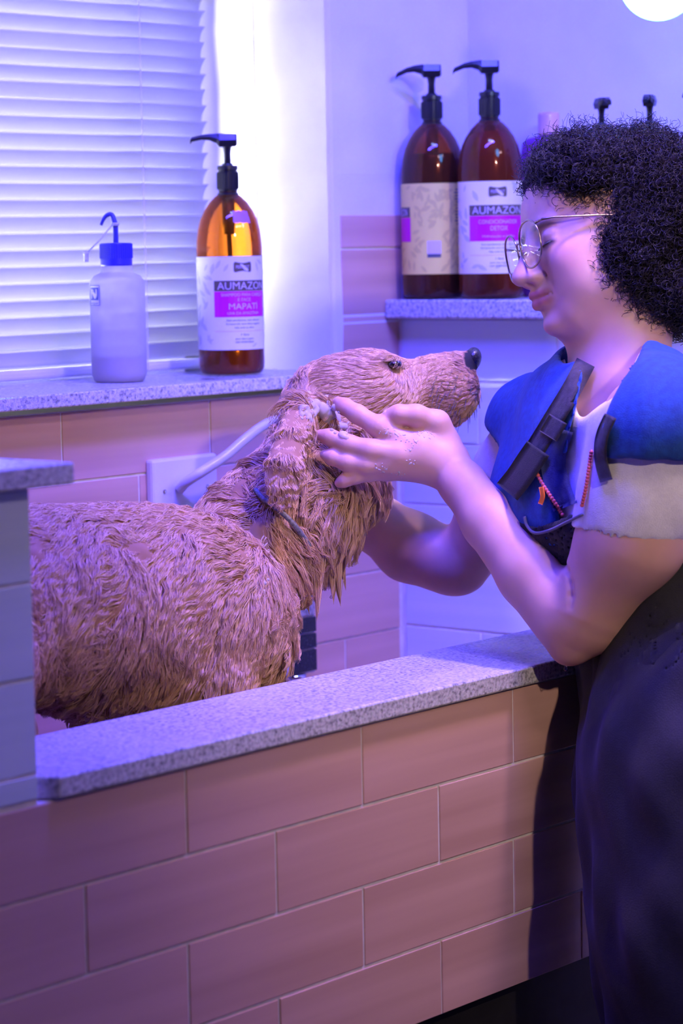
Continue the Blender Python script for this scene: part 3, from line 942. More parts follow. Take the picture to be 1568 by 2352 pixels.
class Field:
    """Signed distance grid in camera axes (right, down, forward), metres. Solids blend smoothly."""
    def __init__(self, lo, hi, h):
        self.lo = np.array(lo, np.float32); self.h = h
        self.n = np.ceil((np.array(hi) - self.lo) / h).astype(int) + 1
        self.F = np.full(self.n, 0.2, np.float32)

    def sub(self, lo, hi):
        a = np.maximum(0, np.floor((np.array(lo) - self.lo) / self.h).astype(int))
        b = np.minimum(self.n, np.ceil((np.array(hi) - self.lo) / self.h).astype(int) + 1)
        if (b <= a).any(): return None
        g = [self.lo[i] + np.arange(a[i], b[i], dtype=np.float32) * self.h for i in range(3)]
        return tuple(slice(a[i], b[i]) for i in range(3)), g[0][:, None, None], g[1][None, :, None], g[2][None, None, :]

    def put(self, sl, d, k, op):
        A = self.F[sl]
        if op == 'sub':
            d = -d
            hh = np.maximum(k - np.abs(A - d), 0) / k
            self.F[sl] = np.maximum(A, d) + hh * hh * k * 0.25
        elif op == 'and':
            self.F[sl] = np.maximum(A, d)
        else:
            hh = np.maximum(k - np.abs(A - d), 0) / k
            self.F[sl] = np.minimum(A, d) - hh * hh * k * 0.25

    def cone(self, a, b, ra, rb, k=0.01, op='add', zs=1.0):
        a = np.array(a, np.float32); b = np.array(b, np.float32)
        m = max(ra, rb) + k + 3 * self.h
        s = self.sub(np.minimum(a, b) - m, np.maximum(a, b) + m)
        if s is None: return self
        sl, X, Y, Z = s
        ab = b - a; L2 = float(ab @ ab) + 1e-12
        t = np.clip(((X - a[0]) * ab[0] + (Y - a[1]) * ab[1] + (Z - a[2]) * ab[2]) / L2, 0, 1)
        dx = X - a[0] - t * ab[0]; dy = Y - a[1] - t * ab[1]; dz = (Z - a[2] - t * ab[2]) * zs
        d = np.sqrt(dx * dx + dy * dy + dz * dz) - (ra + (rb - ra) * t)
        self.put(sl, d.astype(np.float32), k, op)
        return self

    def chain(self, pts, rs, k=0.01, op='add', zs=1.0):
        for i in range(len(pts) - 1):
            self.cone(pts[i], pts[i + 1], rs[i], rs[i + 1], k, op, zs)
        return self

    def ell(self, c, r, R=None, k=0.01, op='add'):
        """Ellipsoid with radii r along the rows of R (camera axes)."""
        c = np.array(c, np.float32); r = np.array(r, np.float32)
        m = float(r.max()) + k + 3 * self.h
        s = self.sub(c - m, c + m)
        if s is None: return self
        sl, X, Y, Z = s
        X = X - c[0]; Y = Y - c[1]; Z = Z - c[2]
        if R is None:
            q = (X, Y, Z)
        else:
            q = [R[i][0] * X + R[i][1] * Y + R[i][2] * Z for i in range(3)]
        k0 = np.sqrt((q[0] / r[0]) ** 2 + (q[1] / r[1]) ** 2 + (q[2] / r[2]) ** 2) + 1e-9
        k1 = np.sqrt((q[0] / r[0] ** 2) ** 2 + (q[1] / r[1] ** 2) ** 2 + (q[2] / r[2] ** 2) ** 2) + 1e-9
        d = k0 * (k0 - 1) / k1
        self.put(sl, d.astype(np.float32), k, op)
        return self

    def half(self, p, n, op='and', k=0.004):
        """Keep the side of the plane through p that n points away from."""
        n = np.array(n, float); n /= np.linalg.norm(n)
        s = self.sub(self.lo, self.lo + self.n * self.h)
        sl, X, Y, Z = s
        d = ((X - p[0]) * n[0] + (Y - p[1]) * n[1] + (Z - p[2]) * n[2]).astype(np.float32)
        self.put(sl, d if op == 'and' else d, k, op)
        return self

    def grid(self):
        g = [self.lo[i] + np.arange(self.n[i], dtype=np.float32) * self.h for i in range(3)]
        return g[0][:, None, None], g[1][None, :, None], g[2][None, None, :]

    def mesh(self, smooth=0):
        return nets(self.F, self.lo, self.h, smooth)


def nets(F, lo, h, smooth=0):
    """Naive surface nets."""
    S = F < 0
    c = np.zeros(np.array(F.shape) - 1, np.int8)
    for i in (0, 1):
        for j in (0, 1):
            for k in (0, 1):
                c += S[i:F.shape[0] - 1 + i, j:F.shape[1] - 1 + j, k:F.shape[2] - 1 + k]
    act = (c > 0) & (c < 8)
    I, J, K = np.nonzero(act)
    ids = np.full(act.shape, -1, np.int32); ids[I, J, K] = np.arange(len(I))
    pos = np.zeros((len(I), 3)); cnt = np.zeros(len(I))
    cor = [(i, j, k) for i in (0, 1) for j in (0, 1) for k in (0, 1)]
    val = {q: F[I + q[0], J + q[1], K + q[2]] for q in cor}
    for q in cor:
        for ax in range(3):
            if q[ax]: continue
            e = list(q); e[ax] = 1; e = tuple(e)
            fa, fb = val[q], val[e]
            cr = (fa < 0) != (fb < 0)
            t = np.where(cr, fa / np.where(cr, fa - fb, 1), 0)
            p = np.array(q, float)[None, :].repeat(len(I), 0); p[:, ax] += t
            pos[cr] += p[cr]; cnt[cr] += 1
    V = (np.stack([I, J, K], 1) + pos / cnt[:, None]) * h + np.asarray(lo)[None, :]
    Q = []
    for ax in range(3):
        b, d = [(1, 2), (2, 0), (0, 1)][ax]
        sh = list(F.shape); sl0 = [slice(None)] * 3; sl1 = [slice(None)] * 3
        sl0[ax] = slice(0, sh[ax] - 1); sl1[ax] = slice(1, sh[ax])
        A = S[tuple(sl0)]; B = S[tuple(sl1)]
        E = np.stack(np.nonzero(A != B), 1)
        ok = (E[:, b] > 0) & (E[:, d] > 0) & (E[:, b] < sh[b] - 1) & (E[:, d] < sh[d] - 1)
        E = E[ok]
        flip = A[E[:, 0], E[:, 1], E[:, 2]]
        def cell(ob, od):
            G = E.copy(); G[:, b] += ob; G[:, d] += od
            return ids[G[:, 0], G[:, 1], G[:, 2]]
        q = np.stack([cell(-1, -1), cell(0, -1), cell(0, 0), cell(-1, 0)], 1)
        q[~flip] = q[~flip][:, ::-1]
        Q.append(q)
    Q = np.concatenate(Q)
    Q = Q[(Q >= 0).all(1)]
    for _ in range(smooth):
        V = relax(V, Q)
    return V, Q


def relax(V, Q, w=0.5):
    acc = np.zeros_like(V); n = np.zeros(len(V))
    for i in range(4):
        a, b = Q[:, i], Q[:, (i + 1) % 4]
        for x, y in ((a, b), (b, a)):
            for d in range(3):
                acc[:, d] += np.bincount(x, V[y, d], len(V))
            n += np.bincount(x, minlength=len(V))
    n = np.maximum(n, 1)
    return V * (1 - w) + w * acc / n[:, None]


def normals(V, Q):
    d1 = V[Q[:, 2]] - V[Q[:, 0]]; d2 = V[Q[:, 3]] - V[Q[:, 1]]
    fn = np.cross(d1, d2)
    N = np.zeros_like(V)
    for i in range(4):
        for d in range(3):
            N[:, d] += np.bincount(Q[:, i], fn[:, d], len(V))
    return N / (np.linalg.norm(N, axis=1)[:, None] + 1e-12), fn


def wob(P, s, seed=0):
    """Cheap smooth vector noise in roughly [-1, 1] (sums of sines), wavelength s metres."""
    r = np.random.default_rng(seed)
    out = np.zeros_like(P)
    for o in range(4):
        K = r.normal(size=(3, 3)) * (2 * np.pi / s) * 0.6 * (1.35 ** o)
        ph = r.uniform(0, 6.28, 3)
        out += np.sin(P @ K.T + ph) * (0.75 ** o)
    return out / 1.9


def sample_surface(V, Q, n, rng, weight=None):
    """Area-weighted random points with normals."""
    N, fn = normals(V, Q)
    ar = np.linalg.norm(fn, axis=1)
    if weight is not None:
        ar = ar * weight(V[Q].mean(1))
    cdf = np.cumsum(ar); cdf /= cdf[-1]
    i = np.searchsorted(cdf, rng.random(n))
    u, v = rng.random(n)[:, None], rng.random(n)[:, None]
    q = Q[i]
    P = (V[q[:, 0]] * (1 - u) + V[q[:, 1]] * u) * (1 - v) + (V[q[:, 3]] * (1 - u) + V[q[:, 2]] * u) * v
    nn = (N[q[:, 0]] * (1 - u) + N[q[:, 1]] * u) * (1 - v) + (N[q[:, 3]] * (1 - u) + N[q[:, 2]] * u) * v
    nn /= np.linalg.norm(nn, axis=1)[:, None] + 1e-12
    return P, nn


def strands(name, pts, rad, mat, parent):
    """pts: (n, k, 3) world points; rad: (n, k) or (k,) radii. One hair object."""
    n, k, _ = pts.shape
    cu = bpy.data.hair_curves.new(name)
    cu.add_curves([k] * n)
    loc = (pts - world_origin(parent)).astype(np.float32)
    cu.attributes['position'].data.foreach_set('vector', loc.ravel())
    ra = cu.attributes.get('radius') or cu.attributes.new('radius', 'FLOAT', 'POINT')
    ra.data.foreach_set('value', np.broadcast_to(rad, (n, k)).astype(np.float32).ravel())
    cu.materials.append(mat)
    o = bpy.data.objects.new(name, cu)
    o.parent = parent
    COL.objects.link(o)
    return o


def ribbon_pts(root, direction, normal, length, k, lift, curl=None):
    t = np.linspace(0, 1, k)[None, :, None]
    return root[:, None, :] + direction[:, None, :] * (t * length[:, None, None]) + normal[:, None, :] * (lift[:, None, None] * np.sin(t * 2.2) * length[:, None, None])

# ------------------------------------------------------------------ the dog
def pxr(r, d):
    return r * d / FPX


DD = 3.11                      # depth of the dog's head


def C3(px, py, dz=0.0, d=DD):
    return cc(px, py, d + dz)


def build_dog():
    lo = w2c((0, 0, 0)) * 0 + np.array([-0.56, -0.24, 2.45]); hi = np.array([0.21, 0.60, 3.42])
    F = Field(lo, hi, 0.0031)
    W = lambda x, y, z: w2c((x, y, z + ZO))
    r = lambda p: p * 3.0 / FPX
    # trunk along the tub: rump, loin, ribs, chest
    F.ell(W(-0.07, .335, .185), (.12, .088, .09), None, .04)
    F.cone(W(-0.06, .335, .206), W(0.10, .335, .203), .086, .088, .04)
    F.cone(W(0.10, .335, .203), W(0.22, .330, .185), .088, .100, .05)
    F.cone(W(0.20, .330, .182), W(0.288, .320, .168), .100, .108, .05)
    F.cone(W(0.255, .320, .128), W(0.300, .310, .165), .090, .098, .05)
    # near shoulder and upper foreleg, hip and thigh
    F.ell(cc(528, 1430, 2.94), (r(112), r(145), r(75)), None, .05)
    F.ell(cc(190, 1400, 2.76), (r(90), r(110), r(60)), None, .04)
    F.ell(W(-0.10, .27, .13), (.085, .12, .07), None, .04)
    for sx, yy in ((0, .255), (0, .395)):
        fx = .270 if yy < .3 else .295
        F.chain([W(fx, yy, .10), W(fx - .02, yy, -.02), W(fx - .005, yy, -.14), W(fx, yy, -.218), W(fx + .035, yy, -.232)], [.055, .042, .031, .030, .024], .03)
        F.chain([W(-.12, yy, .10), W(-.07, yy, .0), W(-.15, yy, -.10), W(-.13, yy, -.215), W(-.09, yy, -.232)], [.085, .058, .030, .029, .024], .03)
    # tail
    F.chain([W(-.18, .335, .22), W(-.28, .34, .14), W(-.34, .35, .0), W(-.35, .35, -.14)], [.035, .03, .026, .018], .03)
    # neck
    F.cone(cc(545, 1268, 3.03), cc(660, 1160, 3.06), r(136), r(124), .03, zs=1.1)
    F.cone(cc(660, 1160, 3.06), cc(745, 1040, 3.10), r(124), r(112), .03, zs=1.1)
    F.cone(cc(745, 1060, 3.10), cc(775, 940, 3.11), r(112), r(96), .03)
    F.ell(cc(722, 1165, 3.06), (r(88), r(108), r(85)), None, .04)
    F.ell(cc(560, 1195, 3.04), (r(76), r(76), r(80)), None, .03)
    F.ell(cc(628, 1290, 3.015), (r(62), r(95), r(70)), None, .04)
    F.ell(cc(790, 1085, 3.09), (r(80), r(65), r(75)), None, .03)
    # skull, brow, cheek
    R2 = lambda a: np.array([[math.cos(a), -math.sin(a), 0], [math.sin(a), math.cos(a), 0], [0, 0, 1]])
    F.ell(C3(795, 912), (r(128), r(104), r(84)), R2(0.12), .02)
    F.ell(C3(862, 868), (r(66), r(60), r(64)), None, .025)
    F.ell(C3(868, 926, -.015), (r(92), r(66), r(62)), R2(0.1), .025)
    F.ell(C3(893, 832, -.026), (r(34), r(17), r(20)), R2(0.15), .008)
    # muzzle
    F.cone(C3(915, 897, .005), C3(1030, 876, .018), r(70), r(62), .02, zs=1.35)
    F.ell(C3(1048, 905, .018), (r(56), r(58), r(52)), None, .014)
    F.cone(C3(985, 842, .012), C3(1076, 826, .022), r(20), r(22), .014, zs=.9)
    F.cone(C3(900, 968, .008), C3(1045, 940, .018), r(42), r(28), .014)
    # mouth slit under the flews, eye hollow, nostril, stop
    F.chain([C3(1105, 955, .005), C3(1040, 947, -.014), C3(1000, 942, -.024), C3(960, 930, -.030)], [r(4)] * 4, .004, 'sub')
    F.ell(C3(903, 834, -.040), (r(20), r(10), r(16)), R2(-.12), .006, 'sub')
    F.ell(C3(938, 838, -.034), (r(22), r(12), r(20)), None, .012, 'sub')
    # nose pad
    F.ell(C3(1087, 824, .023), (r(19), r(27), r(25)), R2(-.15), .004)
    F.ell(C3(1102, 836, .004), (r(7), r(5), r(6)), None, .004, 'sub')
    # near ear: base fold and hanging flap
    ed = -.085
    F.chain([C3(722, 925, ed + .010), C3(690, 950, ed - .030), C3(664, 1010, ed - .068), C3(650, 1075, ed - .090), C3(643, 1115, ed - .095), C3(640, 1143, ed - .092)],
            [r(22), r(32), r(34), r(40), r(32), r(9)], .004, zs=2.9)
    F.chain([C3(700, 935, ed + .01), C3(735, 940, ed + .006), C3(765, 975, ed + .012)], [r(18), r(24), r(16)], .008, zs=1.4)
    # far ear
    fe = .085
    F.chain([C3(740, 930, fe - .005), C3(735, 1000, fe + .01), C3(745, 1070, fe + .015)], [r(28), r(34), r(22)], .01, zs=2.2)
    V, Q = F.mesh(1)
    return V, Q


dv, dq = build_dog()
dn, _ = normals(dv, dq)
dpx = dv[:, 0] / dv[:, 2] * FPX + 784; dpy = dv[:, 1] / dv[:, 2] * FPX + 1176
dw = c2w(dv)
dog = empty('dog', (0.2, 0.33, -0.26 + ZO))
tag(dog, 'wet golden retriever standing in the tub with its chin held up', 'dog')


def body_region(px, py, dep):
    """0..1 masks by where a point sits on the dog."""
    head = np.clip((px - 690) / 60, 0, 1) * np.clip((1010 - py) / 60, 0, 1)
    muz = np.clip((px - 920) / 60, 0, 1)
    nose = (((px - 1089) / 23.) ** 2 + ((py - 823) / 29.) ** 2 < 1).astype(float)
    ear = ((px > 600) & (px < 712) & (py > 930) & (py < 1165) & (dep < 3.025 - np.clip((py - 930) / 120, 0, 1) * .055)).astype(float)
    return head, muz, nose, ear


head_m, muz_m, nose_m, ear_m = body_region(dpx, dpy, dv[:, 2])
# lumpy wet coat under the strands
amp = 0.0045 * (1 - head_m) * (1 - ear_m)
disp = wob(dw * np.array([1.0, 1.0, 0.45]), 0.045, 5)[:, 0] * amp
dw2 = dw + (dn @ MC.T) * disp[:, None]
M['dog_skin'], nt, b = new_mat('dog_coat_base')
at = nt.nodes.new('ShaderNodeAttribute'); at.attribute_name = 'coat'
nt.links.new(at.outputs['Color'], b.inputs['Base Color'])
b.inputs['Roughness'].default_value = 0.85
dskin = mesh('body', dw2, dq, M['dog_skin'], dog, True)
ca = dskin.data.color_attributes.new('coat', 'FLOAT_COLOR', 'POINT')
base = np.array([0.38, 0.20, 0.105])
colv = np.ones((len(dw2), 4))
colv[:, :3] = base
mz = (muz_m * np.clip((dpy - 800) / 60, 0, 1))[:, None]
colv[:, :3] = colv[:, :3] * (1 - 0.15 * mz) + np.array([0.42, 0.27, 0.20]) * 0.15 * mz
colv[:, :3] = np.where(nose_m[:, None] > .5, np.array([0.012, 0.011, 0.014]), colv[:, :3])
rim = np.exp(-(((dpx - 905) / 26.) ** 2 + ((dpy - 836) / 11.) ** 2))[:, None]
colv[:, :3] = colv[:, :3] * (1 - rim) + np.array([0.03, 0.02, 0.022]) * rim
ca.data.foreach_set('color', colv.ravel())
# leathery nose
Fn = Field(C3(1087, 824, .023) - .024, C3(1087, 824, .023) + .024, .0011)
_r = lambda p: p * 3.0 / FPX
_cn, _sn = math.cos(.15), math.sin(.15)
Fn.ell(C3(1086, 824, .0225), (_r(20.5), _r(28), _r(27)), np.array([[_cn, _sn, 0], [-_sn, _cn, 0], [0, 0, 1]]), .003)
Fn.ell(C3(1098, 836, .0055), (_r(9), _r(5), _r(5)), None, .002, 'sub')
Fn.cone(C3(1106, 826, .023), C3(1100, 858, .023), _r(2.2), _r(2.2), .002, 'sub')
nv, nq = Fn.mesh(1)
M['dog_nose'] = noise_mat('dog_nose', (0.006, 0.006, 0.007), (0.016, 0.014, 0.017), (500, 500, 500), 3, rough=.35, bump=.5, coat=.3)
nso = mesh('nose', c2w(nv), nq, M['dog_nose'], dog, True)
nso['label'] = 'black leathery nose'
# eye
M['dog_eye'] = simple('dog_eye', (0.012, 0.007, 0.006), 0.06, coat=1.0)
ec = c2w(C3(905, 837, -.0285))
MB().sphere(ec, .0082, 20, 14, (1.15, 1.15, .72)).build('eye', M['dog_eye'], dog, True)


def make_fur():
    rng = np.random.default_rng(3)
    NS = 175000
    def wt(P):
        px = P[:, 0] / P[:, 2] * FPX + 784; py = P[:, 1] / P[:, 2] * FPX + 1176
        h, m, n, e = body_region(px, py, P[:, 2])
        w = 1.0 + 2.2 * h + 1.5 * h * m + 0.8 * e
        w = np.where(n > .5, 0.0, w)
        w = np.where(py > 1720, 0.25, w)
        w = np.where(px < 40, 0.35, w)
        w = w * np.where(((px - 905) / 24.) ** 2 + ((py - 836) / 12.) ** 2 < 1, 0.0, 1.0)
        return w
    P, N = sample_surface(dv, dq, NS, rng, wt)
    # fewer on the side turned away
    keep = (N[:, 2] < 0.25) | (rng.random(NS) < 0.3)
    P, N = P[keep], N[keep]
    px = P[:, 0] / P[:, 2] * FPX + 784; py = P[:, 1] / P[:, 2] * FPX + 1176
    h, m, nz, ear = body_region(px, py, P[:, 2])
    W0 = c2w(P); NW = N @ MC.T
    n = len(P)
    # coat flow in world space
    tailward = np.array([-1.0, 0.05, 0.0]); down = np.array([0, 0, -1.0])
    up_face = np.clip(NW[:, 2], 0, 1)[:, None]
    flow = tailward * (0.55 + 0.9 * up_face) + down * (0.95 - 0.75 * up_face)
    # neck and chest hang straight down
    nk = (np.clip((px - 560) / 120, 0, 1) * np.clip((py - 960) / 80, 0, 1) * np.clip((1560 - py) / 120, 0, 1))[:, None]
    flow = flow * (1 - nk) + (down * 1.0 + MC @ np.array([0.10, 0, 0])) * nk
    # head: from the nose back to the ear
    back = (MC @ np.array([-1.0, 0.10, 0.0]))
    fan = MC @ np.array([0, 1.0, 0])
    fl_h = back + fan * ((py - 880) / 160.)[:, None] * 0.9
    # whorl below the eye
    ex, ey = (px - 945) / 60., (py - 850) / 60.
    wh = np.exp(-(ex ** 2 + ey ** 2))[:, None]
    fl_h = fl_h * (1 - wh) + fan * wh
    flow = flow * (1 - h[:, None]) + fl_h * h[:, None]
    flow = np.where(ear[:, None] > .5, down * 1.0, flow)
    sw = wob(W0, 0.13, 21) * 1.25 + wob(W0, 0.05, 22) * 0.75
    flow = flow + sw * (0.85 - 0.62 * h - 0.72 * ear)[:, None]
    flow = flow - NW * np.sum(flow * NW, 1)[:, None]
    flow /= np.linalg.norm(flow, axis=1)[:, None] + 1e-9
    L = 0.030 + 0.010 * rng.random(n)
    L = L * (1 - h) + h * (0.013 - 0.0065 * m + 0.003 * rng.random(n))
    L = np.where(ear > .5, 0.010, L)
    bel = np.clip((py - 1480) / 120, 0, 1) * (1 - h)
    L = L + 0.004 * bel + 0.010 * nk[:, 0] * (1 - h)
    lift = 0.16 + 0.10 * rng.random(n)
    lift = lift * (1 - 0.35 * h) * np.where(ear > .5, .35, 1)
    k = 7
    t = np.linspace(0, 1, k)[None, :, None]
    S = W0[:, None, :] - NW[:, None, :] * 0.0006 + flow[:, None, :] * (t * L[:, None, None]) + NW[:, None, :] * (lift[:, None, None] * np.sin(t * 2.6) * L[:, None, None] * 0.75)
    S = S + down * (t ** 2 * L[:, None, None] * 0.25 * (1 - h)[:, None, None])
    # wet clumps: every strand closes on its guide towards the tip
    from mathutils.kdtree import KDTree
    G = rng.choice(n, n // 26, replace=False)
    kd = KDTree(len(G))
    for i, g in enumerate(G): kd.insert(W0[g], i)
    kd.balance()
    own = np.array([G[kd.find(p)[1]] for p in W0])
    ct = np.clip(t * 1.15, 0, 1) ** 0.9 * (0.46 + 0.38 * nk[:, 0] + 0.25 * bel + 0.10 * h)[:, None, None]
    close = np.linalg.norm(W0 - W0[own], axis=1) < 0.022
    ct = ct * close[:, None, None] * np.where(ear > .5, .5, 1)[:, None, None]
    S = S * (1 - ct) + (S[own] + rng.normal(size=(n, 1, 3)) * 0.0007) * ct
    S = S + wob(S.reshape(-1, 3), 0.014, 30).reshape(S.shape) * (0.0022 * (1 - h) + .0006)[:, None, None] * t
    rad = np.linspace(1.0, 0.30, k)[None, :] * (0.00034 + 0.00022 * rng.random(n))[:, None]
    rad = rad * (1 - 0.35 * h)[:, None]
    return S, rad


def locks(roots, lens, dirs, per, spread, seed, curl=0.003):
    """Dripping wet locks: bundles of strands that meet in a point."""
    rng = np.random.default_rng(seed)
    k = 10
    t = np.linspace(0, 1, k)[None, :, None]
    out = []
    for r0, L, d in zip(roots, lens, dirs):
        off = rng.normal(size=(per, 3)) * spread
        d = np.array(d) / np.linalg.norm(d)
        ax = np.array(r0)[None, None, :] + d[None, None, :] * (t * L) + np.array([0, 0, -1.0])[None, None, :] * (t ** 2 * L * 0.35)
        tip = (1 - t) ** 0.75
        tw = rng.uniform(0, 6.28)
        wave = np.stack([np.sin(t[..., 0] * 5 + tw), np.cos(t[..., 0] * 4 + tw), t[..., 0] * 0], -1) * curl * t
        Lk = rng.uniform(0.82, 1.0, (per, 1, 1))
        P = np.array(r0)[None, None, :] + off[:, None, :] * tip + (ax - np.array(r0)) * Lk + wave
        out.append(P)
    S = np.concatenate(out)
    rad = np.linspace(1.0, 0.25, k)[None, :] * np.full((len(S), 1), 0.0008)
    return S, rad


M['fur'], nt, b = new_mat('wet_fur')
hi_ = nt.nodes.new('ShaderNodeHairInfo')
cr = nt.nodes.new('ShaderNodeValToRGB')
cr.color_ramp.elements[0].color = (0.47, 0.25, 0.13, 1)
cr.color_ramp.elements[1].color = (0.80, 0.54, 0.35, 1)
nt.links.new(hi_.outputs['Random'], cr.inputs['Fac'])
nt.links.new(cr.outputs['Color'], b.inputs['Base Color'])
b.inputs['Roughness'].default_value = 0.38
b.inputs['Specular IOR Level'].default_value = 0.5
S, rad = make_fur()
fo = strands('fur', S, rad, M['fur'], dog)
fo['label'] = 'clumped wet golden fur'

# long dripping locks on throat, chest and belly
rl = []; ll = []; dl = []
rg = random.Random(4)
def add_lock(px, py, d, L, dx=0.0, dy=1.0, dz=0.0):
    rl.append(wp(px, py, d)); ll.append(L); dl.append(MC @ np.array([dx, dy, dz]))
for (px, py, L) in ((885, 1082, .022), (862, 1095, .036), (846, 1110, .045), (830, 1125, .050), (812, 1140, .055), (795, 1150, .05), (778, 1165, .06), (760, 1180, .06), (742, 1215, .055), (752, 1235, .055), (735, 1240, .05), (718, 1262, .05), (702, 1285, .04), (690, 1315, .035)):
    add_lock(px - 6, py - 22, 3.06 + rg.uniform(-.02, .05), L, 0.22, 1)
for i in range(46):
    py = rg.uniform(1080, 1280); px = 760 - (py - 1080) * .25 + rg.uniform(-70, 60)
    if px < 716 and py < 1190: continue
    add_lock(px, py, 2.995 + abs(px - 700) * .0006 + rg.uniform(0, .015), rg.uniform(.035, .06), rg.uniform(-.05, .25), 1, -.12)
for (px, py, L) in ((95, 1560, .03), (118, 1575, .035), (150, 1580, .04), (185, 1590, .04), (215, 1600, .04), (240, 1595, .045), (165, 1560, .04), (270, 1590, .04), (300, 1590, .035), (330, 1590, .03), (620, 1520, .028), (636, 1500, .03), (640, 1470, .03), (655, 1430, .03)):
    add_lock(px, py - 18, 2.86 + (px - 100) * .0002, L, rg.uniform(-.1, .25), 1)
S2, rad2 = locks(rl, ll, dl, 70, 0.0045, 8)
lo_ = strands('dripping_locks', S2, rad2, M['fur'], dog)
lo_['label'] = 'long wet locks dripping from throat and belly'

# curled tufts of lathered coat on flank and shoulder
tf = []; tl = []; td = []
for (px, py, d, L, dx, dy) in ((375, 1265, 2.865, .035, .1, 1), (385, 1275, 2.865, .03, .0, 1), (430, 1300, 2.88, .03, -.6, .6), (470, 1325, 2.885, .04, -.9, .8), (478, 1345, 2.885, .035, -1, .7), (595, 1265, 2.93, .022, -.3, .7), (545, 1440, 2.90, .035, .7, .9), (560, 1455, 2.90, .03, .8, .7), (300, 1285, 2.83, .035, .9, .5), (225, 1260, 2.80, .04, 1, -.1), (390, 1290, 2.86, .03, -.2, 1)):
    tf.append(wp(px, py - 10, d)); tl.append(L); td.append(MC @ np.array([dx, dy, -.35]))
S3, rad3 = locks(tf, tl, td, 60, 0.005, 12, .008)
M['fur_pale'] = simple('lathered_fur', (0.80, 0.60, 0.46), 0.35)
t3 = strands('lathered_tufts', S3, rad3, M['fur_pale'], dog)
t3['label'] = 'pale soapy tufts on the flank'

# whisker and muzzle stubble
rng = np.random.default_rng(9)
def wt_m(P):
    px = P[:, 0] / P[:, 2] * FPX + 784; py = P[:, 1] / P[:, 2] * FPX + 1176
    return ((px > 985) & (py > 850) & (py < 985)).astype(float)
P, N = sample_surface(dv, dq, 150, rng, wt_m)
W0 = c2w(P); NW = N @ MC.T
t = np.linspace(0, 1, 5)[None, :, None]
fl = (MC @ np.array([-.4, .9, 0]))
S4 = W0[:, None, :] + (NW * 0.6 + fl)[:, None, :] * t * rng.uniform(.006, .016, (len(P), 1, 1))
wk = strands('whiskers', S4, np.linspace(1, .3, 5)[None, :] * 0.00045, simple('whisker_dark', (0.06, 0.04, 0.035), .4), dog)

# cord collar
M['collar'] = noise_mat('grey_cord', (0.10, 0.10, 0.11), (0.22, 0.22, 0.24), (400, 400, 400), 2, rough=0.5)
_me = dskin.data
_co = np.zeros(len(_me.vertices) * 3); _me.vertices.foreach_get('co', _co)
from mathutils.bvhtree import BVHTree
DOGB = BVHTree.FromPolygons((_co.reshape(-1, 3) + world_origin(dskin)).tolist(), [tuple(p) for p in dq.tolist()])
def on_dog(px, py, lift, fallback=3.0):
    dr = MC @ np.array([(px - 784) / FPX, (py - 1176) / FPX, 1.0]); dr = dr / np.linalg.norm(dr)
    hh = DOGB.ray_cast(Vector(CAMPOS), Vector(dr))
    return (np.array(hh[0]) if hh[0] is not None else wp(px, py, fallback)) - dr * lift
pts = [on_dog(x, y, l) for x, y, l in ((604, 1146, .010), (625, 1160, .013), (650, 1180, .014), (675, 1205, .014), (700, 1238, .013), (718, 1265, .010))]
pts += [wp(*p) for p in ((740, 1290, 3.04), (748, 1280, 3.10), (720, 1215, 3.15), (670, 1160, 3.16), (620, 1125, 3.13), (592, 1112, 3.06), (585, 1122, 3.0))]
pts = bez(pts + [pts[0]], 6)[:-1]
co = MB().tube(pts, .0030, 10, True).build('grooming_noose', M['collar'], None, True)
tag(co, 'thin grey cord noose lying around the neck of the dog', 'collar')

# ------------------------------------------------------------------ the groomer
DW = 2.95
YAW, PIT, ROL = math.radians(16), math.radians(5), math.radians(11)
_F = np.array([-math.cos(YAW) * math.cos(PIT), math.sin(PIT), -math.sin(YAW) * math.cos(PIT)])
_U = np.array([-math.cos(YAW) * math.sin(PIT), -math.cos(PIT), -math.sin(YAW) * math.sin(PIT)])
_S = np.array([math.sin(YAW), 0, -math.cos(YAW)])
HS = _S * math.cos(ROL) + _U * math.sin(ROL)
HU = _U * math.cos(ROL) - _S * math.sin(ROL)
HF = _F
HO = cc(1384, 558, DW)         # middle of the head at eye height
HR = np.array([HF, HU, HS])


def hp(f, u, s):
    """Head point: centimetres forward, up and to the near side."""
    return HO + (HF * f + HU * u + HS * s) * 0.01


